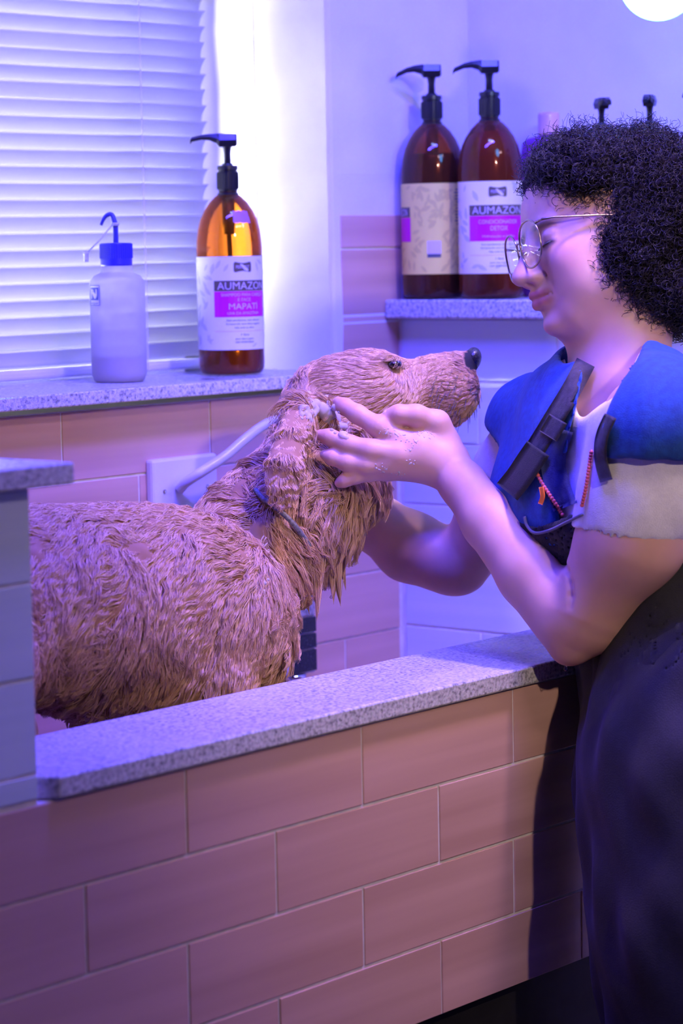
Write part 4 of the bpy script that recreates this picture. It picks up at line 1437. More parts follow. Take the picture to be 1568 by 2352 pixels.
def build_skin():
    F = Field(np.array([-0.075, -0.45, 2.66]), np.array([0.45, 0.225, 3.40]), 0.0021)
    E = lambda f, u, s, rf, ru, rs, k=.012, op='add': F.ell(hp(f, u, s), (rf * .01, ru * .01, rs * .01), HR, k, op)
    Cn = lambda a, b, ra, rb, k=.008, op='add': F.cone(hp(*a), hp(*b), ra * .01, rb * .01, k, op)
    # skull and face mass
    E(-0.8, 3.2, 0, 8.9, 8.4, 7.3, .01)
    E(3.1, -0.6, 0, 5.5, 6.4, 5.9, .02)
    E(3.8, -5.4, 0, 4.3, 4.0, 4.2, .02)
    for s in (1, -1):
        Cn((-.2, -4.8, 5.0 * s), (5.4, -8.3, 2.1 * s), 2.1, 1.7, .02)         # jaw line
        E(5.3, -2.6, 3.6 * s, 2.85, 2.5, 2.2, .022)                            # cheek
        E(4.5, -5.3, 3.1 * s, 2.55, 2.6, 2.35, .02)                             # lower cheek
        E(7.3, 1.75, 2.6 * s, 1.2, .65, 2.0, .010)                            # brow ridge
        E(8.65, 0.0, 3.25 * s, 1.10, .92, 1.55, .010, 'sub')                  # eye socket
        E(6.95, -0.10, 3.2 * s, 1.26, 1.18, 1.36, .005)                       # eyeball mass
        E(7.02, 0.30, 3.2 * s, 1.34, 0.90, 1.46, .002)                        # upper lid, lowered
        Cn((7.95, -0.82, 1.9 * s), (7.4, -0.52, 4.5 * s), .17, .15, .005)     # lower lid
    E(6.1, 4.4, 0, 2.3, 3.3, 4.8, .018)                                       # forehead
    # nose
    Cn((8.25, 1.1, 0), (9.9, -2.5, 0), .66, .90, .008)
    E(10.30, -3.45, 0, 1.15, 1.0, 1.08, .008)
    Cn((8.6, -3.0, 0), (9.2, -4.0, 0), 1.0, .7, .008)
    for s in (1, -1):
        E(9.05, -3.75, 1.12 * s, 1.05, .76, .72, .006)
        E(9.75, -4.52, .60 * s, .60, .34, .30, .003, 'sub')
        Cn((8.05, -3.6, 2.0 * s), (7.3, -5.0, 2.75 * s), .09, .07, .006, 'sub')  # smile fold
    # mouth
    E(7.55, -5.7, 0, 1.5, 1.75, 2.2, .010)
    Cn((9.25, -5.60, 0), (8.75, -5.72, .95), .50, .40, .004)                  # upper lip
    Cn((9.25, -5.60, 0), (8.75, -5.72, -.95), .50, .40, .004)
    Cn((8.75, -5.72, .95), (7.55, -5.75, 2.15), .40, .22, .004)
    Cn((8.95, -6.72, 0), (8.5, -6.62, .9), .55, .47, .004)                    # lower lip
    Cn((8.95, -6.72, 0), (8.5, -6.62, -.9), .55, .47, .004)
    Cn((8.5, -6.62, .9), (7.5, -6.15, 2.1), .47, .20, .004)
    for s in (1, -1):
        Cn((9.85, -6.20, 0), (9.1, -6.14, 1.0 * s), .13, .12, .002, 'sub')
        Cn((9.1, -6.14, 1.0 * s), (7.75, -5.85, 2.35 * s), .12, .12, .002, 'sub')
    E(7.0, -9.0, 0, 1.50, 1.30, 1.7, .010)                                    # chin
    E(3.2, -8.3, 0, 3.6, 1.8, 3.0, .02)                                       # under the chin
    E(-.6, -1.6, 7.0, 1.7, 2.6, .7, .006)                                     # ear, under the hair
    # neck and upper chest
    r = lambda p: p * 2.93 / FPX
    F.cone(cc(1440, 700, 2.95), cc(1420, 880, 2.93), r(112), r(112), .03)
    F.cone(cc(1395, 790, 2.95), cc(1385, 960, 2.93), r(60), r(80), .03)
    F.ell(cc(1400, 1000, 2.96), (r(110), r(110), r(110)), None, .04)
    # near arm
    F.chain([cc(1510, 985, 2.80), cc(1450, 1235, 2.83), cc(1352, 1408, 2.875)], [r(128), r(116), r(90)], .02)
    F.cone(cc(1330, 1420, 2.88), cc(1304, 1487, 2.88), r(78), r(40), .03)
    F.chain([cc(1300, 1415, 2.885), cc(1222, 1316, 2.915), cc(1125, 1196, 2.96), cc(1062, 1112, 2.99), cc(1022, 1066, 3.01)], [r(82), r(80), r(66), r(53), r(50)], .010)
    # far arm
    F.chain([cc(1235, 985, 3.10), cc(1142, 1165, 3.16), cc(1058, 1300, 3.20)], [r(80), r(88), r(72)], .02)
    F.chain([cc(1030, 1290, 3.20), cc(940, 1255, 3.22), cc(860, 1200, 3.235), cc(800, 1140, 3.245), cc(772, 1105, 3.245)], [r(84), r(88), r(72), r(50), r(42)], .010)
    # skin fold inside the near elbow
    def front(px, py):
        for dep in np.arange(2.70, 3.1, .002):
            i = np.round((cc(px, py, dep) - F.lo) / F.h).astype(int)
            if (i >= 0).all() and (i < F.n).all() and F.F[i[0], i[1], i[2]] < 0: return dep
        return 2.85
    fold = [(1292, 1286), (1302, 1312), (1308, 1340), (1311, 1368), (1308, 1394)]
    F.chain([cc(x, y, front(x, y) - .001) for x, y in fold], [r(4), r(4), r(4), r(3), r(1.5)], .006, 'sub')
    fold = [(1033, 1222), (1042, 1262), (1048, 1300), (1046, 1325)]
    F.chain([cc(x, y, front(x, y) - .001) for x, y in fold], [r(4), r(4), r(4), r(2)], .006, 'sub')
    # near hand: wrist, back of the hand, four fingers, thumb
    q = lambda x, y, d: cc(x, y, d)
    wr = q(1018, 1062, 3.01)
    k = .006
    F.cone(wr, q(965, 1032, 3.0), r(50), r(44), .012)
    F.cone(wr, q(925, 1016, 2.998), r(46), r(27), .014)
    F.cone(wr, q(912, 1044, 2.990), r(46), r(27), .014)
    F.cone(wr, q(892, 1066, 2.993), r(44), r(25), .014)
    F.cone(wr, q(888, 1083, 3.003), r(40), r(20), .014)
    F.ell(q(1000, 1000, 3.012), (r(42), r(40), r(30)), None, .014)
    F.chain([q(925, 1016, 2.996), q(868, 980, 2.994), q(820, 951, 3.003), q(792, 934, 3.013), q(777, 924, 3.022)], [r(27), r(24), r(21.5), r(19), r(14)], k)
    F.chain([q(912, 1044, 2.988), q(850, 1034, 2.985), q(798, 1020, 2.990), q(756, 1004, 2.996), q(735, 999, 3.000)], [r(27), r(24.5), r(22), r(18.5), r(13.5)], k)
    F.chain([q(892, 1066, 2.991), q(840, 1068, 2.987), q(796, 1062, 2.988), q(763, 1051, 2.992), q(746, 1045, 2.996)], [r(25), r(22), r(19.5), r(17), r(12.5)], k)
    F.chain([q(888, 1083, 3.001), q(850, 1088, 2.997), q(815, 1095, 2.993), q(790, 1104, 2.993), q(778, 1110, 2.995)], [r(21), r(17), r(16), r(14.5), r(10.5)], k)
    F.chain([q(1018, 1015, 3.012), q(1003, 972, 3.004), q(955, 954, 2.995), q(915, 951, 2.993), q(893, 953, 2.997)], [r(37), r(29), r(24), r(20.5), r(15)], .008)
    # far hand under the far cheek
    wf_ = q(772, 1100, 3.245)
    for mx, my, tx, ty in ((800, 1000, 850, 930), (775, 995, 805, 905), (750, 1000, 765, 915), (728, 1015, 728, 945)):
        F.cone(wf_, q(mx, my, 3.245), r(36), r(22), .012)
        F.chain([q(mx, my, 3.245), q((mx + tx) / 2, (my + ty) / 2, 3.243), q(tx, ty, 3.225)], [r(22), r(19), r(14)], k)
    F.chain([wf_, q(830, 1050, 3.235), q(880, 1020, 3.215), q(905, 1000, 3.20)], [r(34), r(27), r(21), r(15)], .008)
    V, Q = F.mesh(1)
    return V, Q


sv, sq = build_skin()
person = empty('person', (0.56, -0.20, 0.0))
tag(person, 'person with dark curly hair, glasses and a blue smock washing the dog', 'person')
M['skin'], nt, b = new_mat('skin')
at = nt.nodes.new('ShaderNodeAttribute'); at.attribute_name = 'tone'
nz = nt.nodes.new('ShaderNodeTexNoise'); nz.inputs['Scale'].default_value = 60.0; nz.inputs['Detail'].default_value = 5
mx = nt.nodes.new('ShaderNodeMix'); mx.data_type = 'RGBA'; mx.blend_type = 'MULTIPLY'; mx.inputs[0].default_value = 0.35
mr = nt.nodes.new('ShaderNodeMapRange'); mr.inputs['To Min'].default_value = 0.72; mr.inputs['To Max'].default_value = 1.15
tc = nt.nodes.new('ShaderNodeTexCoord'); nt.links.new(tc.outputs['Object'], nz.inputs['Vector'])
nt.links.new(nz.outputs['Fac'], mr.inputs['Value'])
nt.links.new(at.outputs['Color'], mx.inputs[6]); nt.links.new(mr.outputs[0], mx.inputs[7])
nt.links.new(mx.outputs[2], b.inputs['Base Color'])
b.inputs['Roughness'].default_value = 0.5
b.inputs['Subsurface Weight'].default_value = 0.25
b.inputs['Subsurface Radius'].default_value = (0.010, 0.004, 0.0025)
b.inputs['Subsurface Scale'].default_value = 0.6
bp = nt.nodes.new('ShaderNodeBump'); bp.inputs['Strength'].default_value = 0.06; bp.inputs['Distance'].default_value = 0.001
nz2 = nt.nodes.new('ShaderNodeTexNoise'); nz2.inputs['Scale'].default_value = 900.0
nt.links.new(tc.outputs['Object'], nz2.inputs['Vector']); nt.links.new(nz2.outputs['Fac'], bp.inputs['Height']); nt.links.new(bp.outputs['Normal'], b.inputs['Normal'])
skin = mesh('body', c2w(sv), sq, M['skin'], person, True)
ta = skin.data.color_attributes.new('tone', 'FLOAT_COLOR', 'POINT')
hl = (sv - HO) @ HR.T * 100          # head coordinates in cm
tone = np.ones((len(sv), 4)); tone[:, :3] = (0.68, 0.40, 0.30)
def blend(mask, col):
    tone[:, :3] = tone[:, :3] * (1 - mask[:, None]) + np.array(col) * mask[:, None]
lip = np.exp(-(((hl[:, 1] + 5.68 + .02 * np.abs(hl[:, 2])) / .52) ** 4 + (hl[:, 2] / 2.3) ** 6)) * (hl[:, 0] > 7.5)
lip = np.maximum(lip, np.exp(-(((hl[:, 1] + 6.72 - .20 * np.abs(hl[:, 2])) / .60) ** 4 + (hl[:, 2] / 2.25) ** 6)) * (hl[:, 0] > 7.4))
blend(lip * .9, (0.38, 0.10, 0.10))
chk = np.exp(-(((hl[:, 0] - 6.8) / 2.2) ** 2 + ((hl[:, 1] + 2.7) / 2.0) ** 2)) * (np.abs(hl[:, 2]) > 1.5) * (np.abs(hl[:, 2]) < 7)
blend(chk * .35, (0.60, 0.25, 0.20))
browl = np.exp(-(((hl[:, 1] - 1.65 - .05 * np.abs(np.abs(hl[:, 2]) - 3)) / .36) ** 4 + ((np.abs(hl[:, 2]) - 3.2) / 2.0) ** 6)) * (hl[:, 0] > 5.8)
blend(browl * .75, (0.06, 0.035, 0.03))
lash = np.exp(-(((hl[:, 1] + .58 + .04 * (np.abs(hl[:, 2]) - 3.2) ** 2) / .17) ** 2 + ((np.abs(hl[:, 2]) - 3.2) / 1.35) ** 6)) * (hl[:, 0] > 6.8)
blend(np.clip(lash * 1.2, 0, .95), (0.02, 0.012, 0.012))
kn = np.zeros(len(sv))
spx = sv[:, 0] / sv[:, 2] * FPX + 784; spy = sv[:, 1] / sv[:, 2] * FPX + 1176
for (x, y) in ((777, 924), (735, 999), (746, 1045), (778, 1110), (893, 953)):
    kn = np.maximum(kn, np.exp(-(((spx - x) / 26) ** 2 + ((spy - y) / 24) ** 2)) * (sv[:, 2] < 3.06))
blend(kn * .5, (0.66, 0.32, 0.26))
ta.data.foreach_set('color', tone.ravel())

# lashes
ls = []
for i in range(40):
    s = 2.0 + 2.6 * i / 39
    a = hp(8.15 - .12 * (s - 3.2) ** 2, -.50 - .03 * (s - 3.2) ** 2, s)
    bnd = hp(8.80 - .12 * (s - 3.2) ** 2, -.92, s + (s - 3.2) * .25)
    m_ = (a + bnd) / 2 + (HU * -.0012)
    ls.append([a, m_, bnd])
strands('eyelashes', c2w(np.array(ls)), np.array([[.00028, .0002, .00008]]), simple('lash', (0.012, 0.008, 0.008), .5), person)

# fingernails of the near hand
M['nail'] = simple('nail', (0.66, 0.40, 0.35), 0.2, coat=0.5)
def nail(px, py, d, dx, dy, L=9, w=7.5, tilt=0.0):
    c = cc(px, py, d); a = np.array([dx, dy, 0.15]); a /= np.linalg.norm(a)
    n0 = np.array([0, -.25, -1.0]); n0 -= a * (n0 @ a); n0 /= np.linalg.norm(n0)
    b_ = np.cross(a, n0)
    v = []; f = []
    rr = 2.98 / FPX
    for i in range(7):
        for j in range(7):
            u, w_ = (i / 3 - 1), (j / 3 - 1)
            x = u * math.sqrt(1 - w_ * w_ * .5); y = w_ * math.sqrt(1 - u * u * .45)
            v.append(c + a * x * L * rr + b_ * y * w * rr - n0 * (y * y * 3.6 * rr + .2 * x * x * rr))
    for i in range(6):
        for j in range(6):
            f.append((i * 7 + j, (i + 1) * 7 + j, (i + 1) * 7 + j + 1, i * 7 + j + 1))
    mesh('fingernail', c2w(np.array(v)), f, M['nail'], person, True)
nail(893, 948, 2.9895, -1, .05, 13, 10)
nail(742, 996, 2.993, -1, -.25, 10, 8)
nail(751, 1043, 2.989, -1, -.35, 9, 7.5)

# glasses
gl = empty('glasses', c2w(hp(8.9, 0, 0)))
tag(gl, 'thin gold rimmed spectacles with round lenses on the face', 'glasses')
M['gold'] = simple('gold_rim', (0.36, 0.27, 0.22), 0.22, metal=0.9)
M['lens'] = clear_mat('lens_glass', (0.97, 0.97, 0.98), 0.02)
def gp(f, u, s): return c2w(hp(f, u, s))
for s in (1, -1):
    ring = []
    for k in range(40):
        a = 2 * math.pi * k / 40
        x = 2.55 * math.copysign(abs(math.cos(a)) ** .86, math.cos(a)); y = 2.45 * math.copysign(abs(math.sin(a)) ** .86, math.sin(a))
        ring.append((10.1 - .055 * max(0.0, x * s + 2.6) ** 1.8 * .45 + y * .07, y * 1.06 - .45, 3.05 * s + x))
    rp = [gp(*p) for p in ring]
    fo_ = MB().tube(rp, .00115, 8, True).build('rim', M['gold'], gl, True)
    lens_ring = [gp(*p) for p in ring]
    cen = np.mean(np.array(lens_ring), 0) + (MC @ HF) * .0022
    v = []; f = []
    for rr_ in (1.0, .66, .33):
        for p in lens_ring:
            v.append(cen + (np.array(p) - cen) * rr_ + (MC @ HF) * (.0 if rr_ == 1 else .0006 * (1 - rr_)))
    v.append(cen)
    for a_ in range(2):
        for k in range(40):
            f.append((a_ * 40 + k, a_ * 40 + (k + 1) % 40, (a_ + 1) * 40 + (k + 1) % 40, (a_ + 1) * 40 + k))
    for k in range(40): f.append((80 + k, 80 + (k + 1) % 40, 120))
    mesh('lens', v, f, M['lens'], gl, True)
    MB().tube([gp(9.75, 1.35, 5.25 * s), gp(9.2, 1.5, 6.0 * s), gp(8.0, 1.5, 6.5 * s), gp(3.0, 1.25, 7.15 * s), gp(-1.0, 1.0, 7.7 * s), gp(-2.4, -.4, 7.7 * s)], [.0016, .0016, .0012, .0010, .0010, .0012], 8).build('temple', M['gold'], gl, True)
    MB().tube([gp(10.0, -.7, .75 * s), gp(9.4, -1.1, .65 * s)], .0007, 6).build('nose_pad', M['gold'], gl, True)
MB().tube(bez([gp(10.05, .1, .62), gp(10.2, .4, .3), gp(10.2, .4, -.3), gp(10.05, .1, -.62)], 5), .0010, 8).build('bridge', M['gold'], gl, True)

# ------------------------------------------------------------------ clothes
from mathutils.bvhtree import BVHTree
NSH, FSH = cc(1512, 985, 2.80), cc(1238, 985, 3.10)
SHV = (NSH - FSH) / np.linalg.norm(NSH - FSH)
UPV = np.array([0, -1.0, 0]); UPV = UPV - SHV * (UPV @ SHV); UPV /= np.linalg.norm(UPV)
FWV = np.cross(SHV, UPV)
if FWV[0] > 0: FWV = -FWV
TR = np.array([FWV, UPV, SHV])


def torso(F, off, k=.04):
    F.cone(NSH, FSH, .046 + off, .040 + off, k)
    F.cone(cc(1450, 890, 2.92), cc(1512, 985, 2.80), .040 + off, .055 + off, k)
    F.cone(cc(1385, 905, 2.98), cc(1240, 985, 3.08), .030 + off, .040 + off, k)
    F.ell(cc(1410, 1095, 2.965), (.095 + off, .150 + off, .135 + off), TR, k)
    F.ell(cc(1385, 1165, 2.965) + FWV * .03 + SHV * .025, (.055 + off, .06 + off, .055 + off), TR, k)
    F.ell(cc(1372, 1165, 2.965) + FWV * .03 - SHV * .060, (.060 + off, .065 + off, .062 + off), TR, k)
    F.ell(cc(1545, 1420, 2.945), (.092 + off, .17 + off, .118 + off), TR, k)
    F.ell(cc(1622, 1780, 2.86), (.112 + off, .18 + off, .150 + off), TR, k)


TLO, THI = np.array([.10, -.20, 2.52]), np.array([.62, .62, 3.30])
NECK = [cc(1470, 640, 2.95), cc(1425, 840, 2.94), cc(1395, 960, 2.93)]


def finish(name, F, mat, amp, s, seed, stretch=(1, 1, 1), smooth=2):
    V, Q = F.mesh(smooth)
    if amp:
        N, _ = normals(V, Q)
        V = V + N * (wob(V * np.array(stretch), s, seed)[:, :1] * amp)
    Wv = c2w(V)
    press = (Wv[:, 2] < 0.1045 + ZO) & (Wv[:, 1] > -.0065) & (Wv[:, 1] < .2)      # cloth pressed flat by the tub wall
    Wv[press, 1] = -.0065
    return mesh(name, Wv, Q, mat, person, True)


def cloth_mat(name, c1, c2, rough=.8, scale=900, fold=0.0):
    m = noise_mat(name, c1, c2, (140, 140, 140), 5, rough=rough, bump=.35, bscale=scale)
    m.node_tree.nodes['Principled BSDF'].inputs['Sheen Weight'].default_value = 0.08
    return m


M['tee'] = cloth_mat('white_jersey', (0.84, 0.82, 0.84), (0.90, 0.88, 0.90))
M['smock'] = cloth_mat('royal_blue_cloth', (0.003, 0.045, 0.24), (0.006, 0.070, 0.33))
M['smock_in'] = cloth_mat('navy_lining', (0.010, 0.016, 0.085), (0.016, 0.026, 0.12))
M['apron'] = cloth_mat('black_apron_cloth', (0.0035, 0.0033, 0.0048), (0.0075, 0.0068, 0.0095), rough=.75)
M['strap'] = cloth_mat('dark_webbing', (0.022, 0.018, 0.026), (0.045, 0.038, 0.05))

# T-shirt: body and both sleeves
F = Field(TLO, THI, .0034)
torso(F, .004)
r = lambda p: p * 2.9 / FPX
F.chain([cc(1512, 985, 2.80), cc(1478, 1120, 2.82), cc(1428, 1275, 2.84)], [r(142), r(138), r(128)], .02)
F.chain([cc(1240, 985, 3.10), cc(1190, 1080, 3.14), cc(1155, 1180, 3.155)], [r(96), r(104), r(100)], .02)
hem_n = np.array([-.34, .94, .10])
G = Field(TLO, THI, .0034)
G.F[:] = F.F
def cut_plane(F, p, n, mask=None):
    n = np.array(n, float) / np.linalg.norm(n)
    X, Y, Z = F.grid()
    d = ((X - p[0]) * n[0] + (Y - p[1]) * n[1] + (Z - p[2]) * n[2]).astype(np.float32)
    if mask is not None: d = np.where(mask(X, Y, Z), d, -1.0)
    F.F = np.maximum(F.F, d)
PXg = lambda X, Z: X / Z * FPX + 784
PYg = lambda Y, Z: Y / Z * FPX + 1176
cut_plane(F, cc(1448, 1247, 2.84), (-.25, .96, .04), lambda X, Y, Z: ((X - .25) * SHV[0] + (Z - 2.97) * SHV[2]) > .02)
cut_plane(F, cc(1160, 1128, 3.15), (-.30, .95, -.10), lambda X, Y, Z: ((X - .25) * SHV[0] + (Z - 2.97) * SHV[2]) < -.06)
# arms pass through the sleeves; neck opening
F.chain([cc(1490, 1080, 2.81), cc(1450, 1235, 2.83), cc(1352, 1408, 2.875)], [r(100), r(122), r(96)], .004, 'sub')
F.chain([cc(1205, 1030, 3.12), cc(1142, 1165, 3.16), cc(1058, 1300, 3.20)], [r(70), r(97), r(78)], .004, 'sub')
F.chain(NECK, [r(118), r(112), r(62)], .01, 'sub')
X, Y, Z = F.grid(); gx, gy = PXg(X, Z), PYg(Y, Z)
frontmask = -(((X - .30) * FWV[0] + (Z - 2.95) * FWV[2]) + .03)
vn = np.maximum(np.maximum(np.maximum(np.interp(gy, [780, 870, 962], [1290, 1306, 1330]) - gx, gx - np.interp(gy, [780, 900, 962], [1480, 1420, 1342])), gy - 962) / FPX * 2.9, frontmask)
F.F = np.maximum(F.F, -vn.astype(np.float32))
cut_plane(F, cc(1500, 1330, 2.87), (0, 1, 0))
tee = finish('t_shirt', F, M['tee'], .0015, .09, 41, (1, .8, 1), 6)
tee['label'] = 'white short sleeved T-shirt'


# smock: body, cap sleeves, open front
F = Field(TLO, THI, .0034)
torso(F, .016)
F.chain([cc(1512, 985, 2.80), cc(1480, 1110, 2.825)], [r(160), r(156)], .02)
F.chain([cc(1240, 985, 3.10), cc(1200, 1075, 3.14)], [r(112), r(114)], .02)
cut_plane(F, cc(1480, 1050, 2.84), (-.03, 1, .05), lambda X, Y, Z: ((X - .25) * SHV[0] + (Z - 2.97) * SHV[2]) > .095)
cut_plane(F, cc(1160, 1040, 3.12), (-.75, .55, .10), lambda X, Y, Z: (((X - .25) * SHV[0] + (Z - 2.97) * SHV[2]) < -.07) & (PYg(Y, Z) > 850))
X, Y, Z = F.grid()
gx, gy = PXg(X, Z), PYg(Y, Z)
# front opening: a V that runs down from the collar
xl = np.interp(gy, [780, 860, 940, 1000, 1170], [1312, 1338, 1322, 1306, 1296]); xr = np.interp(gy, [780, 870, 930, 1000, 1100, 1175], [1490, 1428, 1400, 1374, 1340, 1303])
wdg = np.maximum(np.maximum(xl - gx, gx - xr), gy - 1175) / FPX * 2.9
wdg = np.maximum(wdg, -(((X - .30) * FWV[0] + (Z - 2.95) * FWV[2]) + .03))
F.F = np.maximum(F.F, -wdg.astype(np.float32))
F.chain(NECK, [r(150), r(135), r(70)], .01, 'sub')
# hollow so the T-shirt shows inside the opening
Hh = Field(TLO, THI, .0034); torso(Hh, .009)
F.F = np.maximum(F.F, -Hh.F)
cut_plane(F, cc(1500, 1340, 2.87), (0, 1, 0))
smock = finish('smock', F, M['smock'], .0020, .10, 43, (1, .8, 1), 5)
smock['label'] = 'royal blue smock with short cap sleeves, unzipped at the neck'

# apron: bib, skirt
F = Field(TLO, THI, .0034)
torso(F, .019)
F.chain([cc(1625, 1800, 2.86), cc(1630, 2120, 2.84), cc(1640, 2500, 2.83)], [.118, .116, .118], .06, zs=.8)
X, Y, Z = F.grid(); gx, gy = PXg(X, Z), PYg(Y, Z)
sd = (X - .25) * SHV[0] + (Z - 2.97) * SHV[2]           # across the chest, near side positive
fw = (X - .30) * FWV[0] + (Z - 2.93) * FWV[2]
top = 1200 + np.clip(gx - 1330, 0, 400) * .42 - 30 * np.clip((gx - 1290) / 60, 0, 1)
F.F = np.maximum(F.F, ((top - gy) / FPX * 2.9).astype(np.float32))
Hh = Field(TLO, THI, .0034); torso(Hh, .014)
low = (gy > 1700)
F.F = np.where(low, F.F, np.maximum(F.F, -Hh.F)).astype(np.float32)
apron = finish('apron', F, M['apron'], .004, .10, 47, (1.4, .8, 1.4))
apron['label'] = 'black bib apron'

# legs and shoes below the apron
wl = lambda x, y, z: w2c((x, y, z))
HPc = c2w(cc(1625, 1800, 2.86))
Fl = Field(w2c((HPc[0], HPc[1], 0.45)) - np.array([.36, .50, .36]), w2c((HPc[0], HPc[1], 0.45)) + np.array([.36, .50, .36]), .0075)
shw = MC @ SHV; fww = MC @ FWV
for s in (1, -1):
    a = np.array([HPc[0], HPc[1], .82]) + shw * .085 * s
    kx = np.array([HPc[0], HPc[1], .46]) + shw * .09 * s + fww * .01
    an = np.array([HPc[0], HPc[1], .075]) + shw * .09 * s - fww * .01
    Fl.chain([w2c(a), w2c(kx), w2c(an)], [.095, .068, .055], .03)
trs = finish('trousers', Fl, M['apron'], .003, .07, 51)
M['shoe'] = simple('black_shoe', (0.012, 0.012, 0.013), .45)
for s in (1, -1):
    Fs = Field(w2c((HPc[0], HPc[1], 0.05)) - np.array([.30, .16, .36]), w2c((HPc[0], HPc[1], 0.05)) + np.array([.30, .16, .36]), .006)
    b0 = np.array([HPc[0], HPc[1], 0.0]) + shw * .09 * s - fww * .01
    Fs.chain([w2c(b0 + [0, 0, .088]), w2c(b0 - fww * .03 + [0, 0, .058])], [.048, .044], .02)
    Fs.chain([w2c(b0 - fww * .03 + [0, 0, .053]), w2c(b0 + fww * .09 + [0, 0, .049]), w2c(b0 + fww * .155 + [0, 0, .043])], [.039, .043, .029], .02)
    finish('shoe', Fs, M['shoe'], 0, 1, 1)


# things laid on the cloth: find the cloth under a pixel, then lift a little off it
def bvh_of(objs):
    v = []; f = []
    for o in objs:
        me = o.data; n0 = len(v); off = world_origin(o)
        co = np.zeros(len(me.vertices) * 3); me.vertices.foreach_get('co', co)
        v += (co.reshape(-1, 3) + off).tolist()
        f += [tuple(i + n0 for i in p.vertices) for p in me.polygons]
    return BVHTree.FromPolygons(v, f)


CLOTH = bvh_of([tee, smock, apron, skin])


def lay(px, py, lift=.003, fallback=2.9):
    d = MC @ np.array([(px - 784) / FPX, (py - 1176) / FPX, 1.0])
    dn_ = d / np.linalg.norm(d)
    h = CLOTH.ray_cast(Vector(CAMPOS), Vector(dn_))
    if h[0] is None: return wp(px, py, fallback)
    return np.array(h[0]) - dn_ * lift


def ribbon(name, centre, width, mat, lift=.004, th=.0018, parent=None, n=6):
    """A flat strap that follows the cloth; centre in pixels, width in pixels."""
    c = bez([np.array([x, y, 0.0]) for x, y in centre], n)
    v = []; f = []
    m = len(c)
    deps = []
    for i in range(m):
        t = c[min(i + 1, m - 1)] - c[max(i - 1, 0)]; t /= np.linalg.norm(t); s_ = np.array([-t[1], t[0], 0])
        row = []
        for j in range(5):
            p = c[i] + s_ * width * (j / 4 - .5)
            row.append(lay(p[0], p[1], lift))
        deps.append(row)
    D = np.array(deps)
    for _ in range(3):                          # smooth along the strap
        D[1:-1] = (D[:-2] + 2 * D[1:-1] + D[2:]) / 4
    toc = CAMPOS - D; toc /= np.linalg.norm(toc, axis=2)[..., None]
    A = D; B = D + toc * th
    v = np.concatenate([A.reshape(-1, 3), B.reshape(-1, 3)])
    N1 = m * 5
    for i in range(m - 1):
        for j in range(4):
            a, b_, c_, d_ = i * 5 + j, i * 5 + j + 1, (i + 1) * 5 + j + 1, (i + 1) * 5 + j
            f += [(a, b_, c_, d_), (N1 + a, N1 + d_, N1 + c_, N1 + b_)]
        for j in (0, 4):
            a, d_ = i * 5 + j, (i + 1) * 5 + j
            f.append((a, d_, N1 + d_, N1 + a))
    for i in (0, m - 1):
        for j in range(4):
            f.append((i * 5 + j, N1 + i * 5 + j, N1 + i * 5 + j + 1, i * 5 + j + 1))
    return mesh(name, v, f, mat, parent or person, True)


ribbon('apron_strap', [(1345, 832), (1312, 895), (1272, 960), (1234, 1022), (1208, 1062)], 46, M['strap'], .006)
ribbon('apron_strap', [(1402, 955), (1382, 1000), (1378, 1050), (1392, 1105)], 30, M['strap'], .006)
ribbon('strap_buckle', [(1282, 962), (1268, 986), (1258, 1002)], 46, M['strap'], .010, .004)
# loose flap at the strap's end
ribbon('apron_flap', [(1236, 1030), (1214, 1062), (1190, 1098), (1164, 1130)], 62, M['apron'], .010, .004)
# piped edge of the bib
bp_ = bez([lay(x, y, .004) for x, y in ((1204, 1186), (1210, 1208), (1228, 1224), (1262, 1218), (1300, 1200), (1336, 1182))], 6)
MB().tube(bp_, .0018, 8).build('bib_piping', simple('grey_piping', (.16, .15, .19), .7), person, True)
# zipper: two rows of coral teeth and dark lining tapes
M['zip'] = simple('coral_zip', (0.70, 0.13, 0.12), .4)
for pts_ in (((1222, 1066), (1244, 1108), (1268, 1146), (1292, 1184)), ((1358, 1034), (1352, 1075), (1345, 1120), (1336, 1162))):
    line = bez([np.array([x, y, 0.]) for x, y in pts_], 12)
    zc = [lay(p[0], p[1], .0065) for p in line]
    for _ in range(4):
        zc = [zc[0]] + [(zc[i - 1] + 2 * zc[i] + zc[i + 1]) / 4 for i in range(1, len(zc) - 1)] + [zc[-1]]
    mb = MB(); mb.tube(zc, .0011, 6)
    acc = 0
    for i in range(len(zc) - 1):
        mid = (zc[i] + zc[i + 1]) / 2
        mb.sphere(mid, .0024 if i % 2 else .0016, 8, 6)
    mb.build('zipper_teeth', M['zip'], person, True)
ribbon('smock_lapel', [(1288, 985), (1270, 1050), (1278, 1110), (1298, 1165)], 58, M['smock_in'], .005, .002)
ribbon('pen_clip', [(1242, 1118), (1246, 1140), (1240, 1158)], 11, simple('orange_clip', (0.85, .18, .01), .4), .007, .003)

# ------------------------------------------------------------------ curly hair
def in_face(px, py):
    """Pixels that stay clear of hair: the face and cheek."""
    lim = np.interp(py, [300, 425, 450, 480, 505, 530, 560, 620, 660, 700, 760], [0, 0, 1232, 1262, 1282, 1318, 1336, 1340, 1336, 1352, 1385])
    return px < lim


